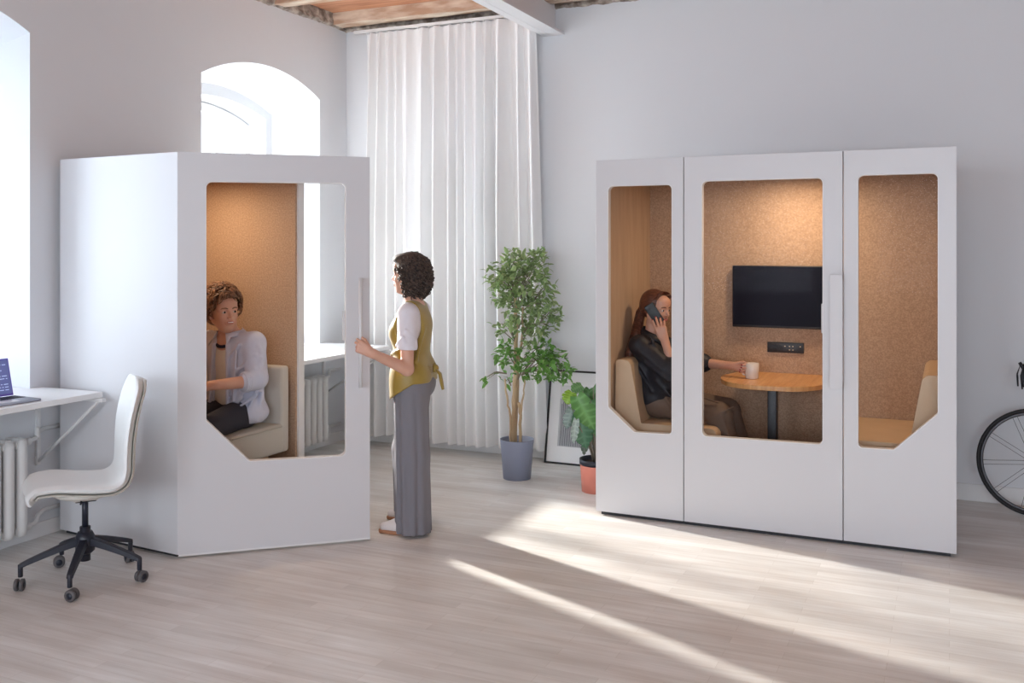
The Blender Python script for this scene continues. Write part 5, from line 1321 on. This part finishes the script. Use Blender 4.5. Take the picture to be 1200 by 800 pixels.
    one('hair_tie', M['black_plastic'], lambda b: b.tube([V3(W(-.112, .026 * math.cos(a), -.008 + .026 * math.sin(a))) for a in [2 * PI * i / 16 for i in range(16)]], .006, 6, closed=True), ho)
    # phone held to the ear
    t = thing('mobile_phone', 'black mobile phone held at the ear of the seated woman', 'phone', (-1.735, 6.06, 1.225))
    R_ = (Matrix.Rotation(math.radians(10), 3, 'Z') @ Matrix.Rotation(math.radians(-34), 3, 'Y'))
    c_ = V3((-1.752, 6.078, 1.238))
    one('phone_body', M['phone'], lambda b: b.rbox((c_.x - .034, c_.y - .0045, c_.z - .070), (c_.x + .034, c_.y + .0045, c_.z + .070), .0044, 3, R_), t)
    one('camera_bump', M['black'], lambda b: b.rbox((c_.x - .032, c_.y - .0065, c_.z + .040), (c_.x - .004, c_.y - .004, c_.z + .068), .002, 2, R_, c_), t)
standing_woman(); seated_man(); phone_woman()
# ------------------------------------------------------------------ camera
cam = bpy.data.cameras.new('camera'); co = bpy.data.objects.new('camera', cam); C.objects.link(co)
yaw = math.radians(24.5); co.location = (0, 0, 1.68); co.rotation_euler = (PI / 2, 0, yaw)
cam.sensor_fit = 'HORIZONTAL'; cam.sensor_width = 36; cam.lens = 36 * 1125 / 1200
cam.shift_y = -(400 - 288) / 1200; cam.clip_start = .05
bpy.context.scene.camera = co

# ------------------------------------------------------------------ light
w = bpy.data.worlds.new('sky'); bpy.context.scene.world = w; w.use_nodes = True
bg = w.node_tree.nodes['Background']; bg.inputs['Color'].default_value = (.85, .96, 1.08, 1); bg.inputs['Strength'].default_value = WORLD
def area(name, loc, rot, sx, sy, power, color, spread=180):
    l = bpy.data.lights.new(name, 'AREA'); l.shape = 'RECTANGLE'; l.size = sx; l.size_y = sy; l.energy = power; l.color = color; l.spread = math.radians(spread)
    o = bpy.data.objects.new(name, l); C.objects.link(o); o.location = loc; o.rotation_euler = rot; return o
# daylight lamps outside the left wall windows; fill lamps added behind the camera
for i, (y0, y1) in enumerate(WY):
    area('window_daylight', (XL - 1.95, (y0 + y1) / 2, 2.0), (0, -PI / 2, 0), 2.2, 1.7, DAY[i], (.83, .96, 1.09))
for x0, x1 in FW:
    area('window_daylight', ((x0 + x1) / 2, YF - .3, 2.0), (PI / 2, 0, 0), 1.8, 2.1, FRONT, (.86, .95, 1.06))
# spot lamp in place of sun outside the far window; its rays fan out
l = bpy.data.lights.new('low_sun', 'SPOT'); l.energy = SUN; l.color = (1.0, .96, .89); l.shadow_soft_size = .12; l.spot_size = math.radians(34); l.spot_blend = .1
o = bpy.data.objects.new('low_sun', l); C.objects.link(o); o.location = SUN_LAMP_POS
o.rotation_euler = (V3((-4.79, 5.95, 1.7)) - V3(SUN_LAMP_POS)).to_track_quat('-Z', 'Y').to_euler()
# warm ceiling lights in the booths
def spot_disk(loc, r, power, color):
    l = bpy.data.lights.new('booth_light', 'AREA'); l.shape = 'DISK'; l.size = r * 2; l.energy = power; l.color = color
    o = bpy.data.objects.new('booth_light', l); C.objects.link(o); o.location = loc; return o
spot_disk((-.90, 6.25, BZ - .09), .085, BOOTHR, (1.0, .75, .50))
spot_disk((-4.28, 4.52, LZ - .09), .075, BOOTHL, (1.0, .75, .50))

sc = bpy.context.scene
sc.view_settings.view_transform = 'Standard'; sc.view_settings.look = 'None'; sc.view_settings.gamma = 1.0
sc.view_settings.use_curve_mapping = False; sc.view_settings.exposure = EXPO
sc.cycles.use_denoising = True; sc.cycles.max_bounces = 12; sc.cycles.diffuse_bounces = 6; sc.cycles.transparent_max_bounces = 16
sc.cycles.sample_clamp_indirect = 6.0
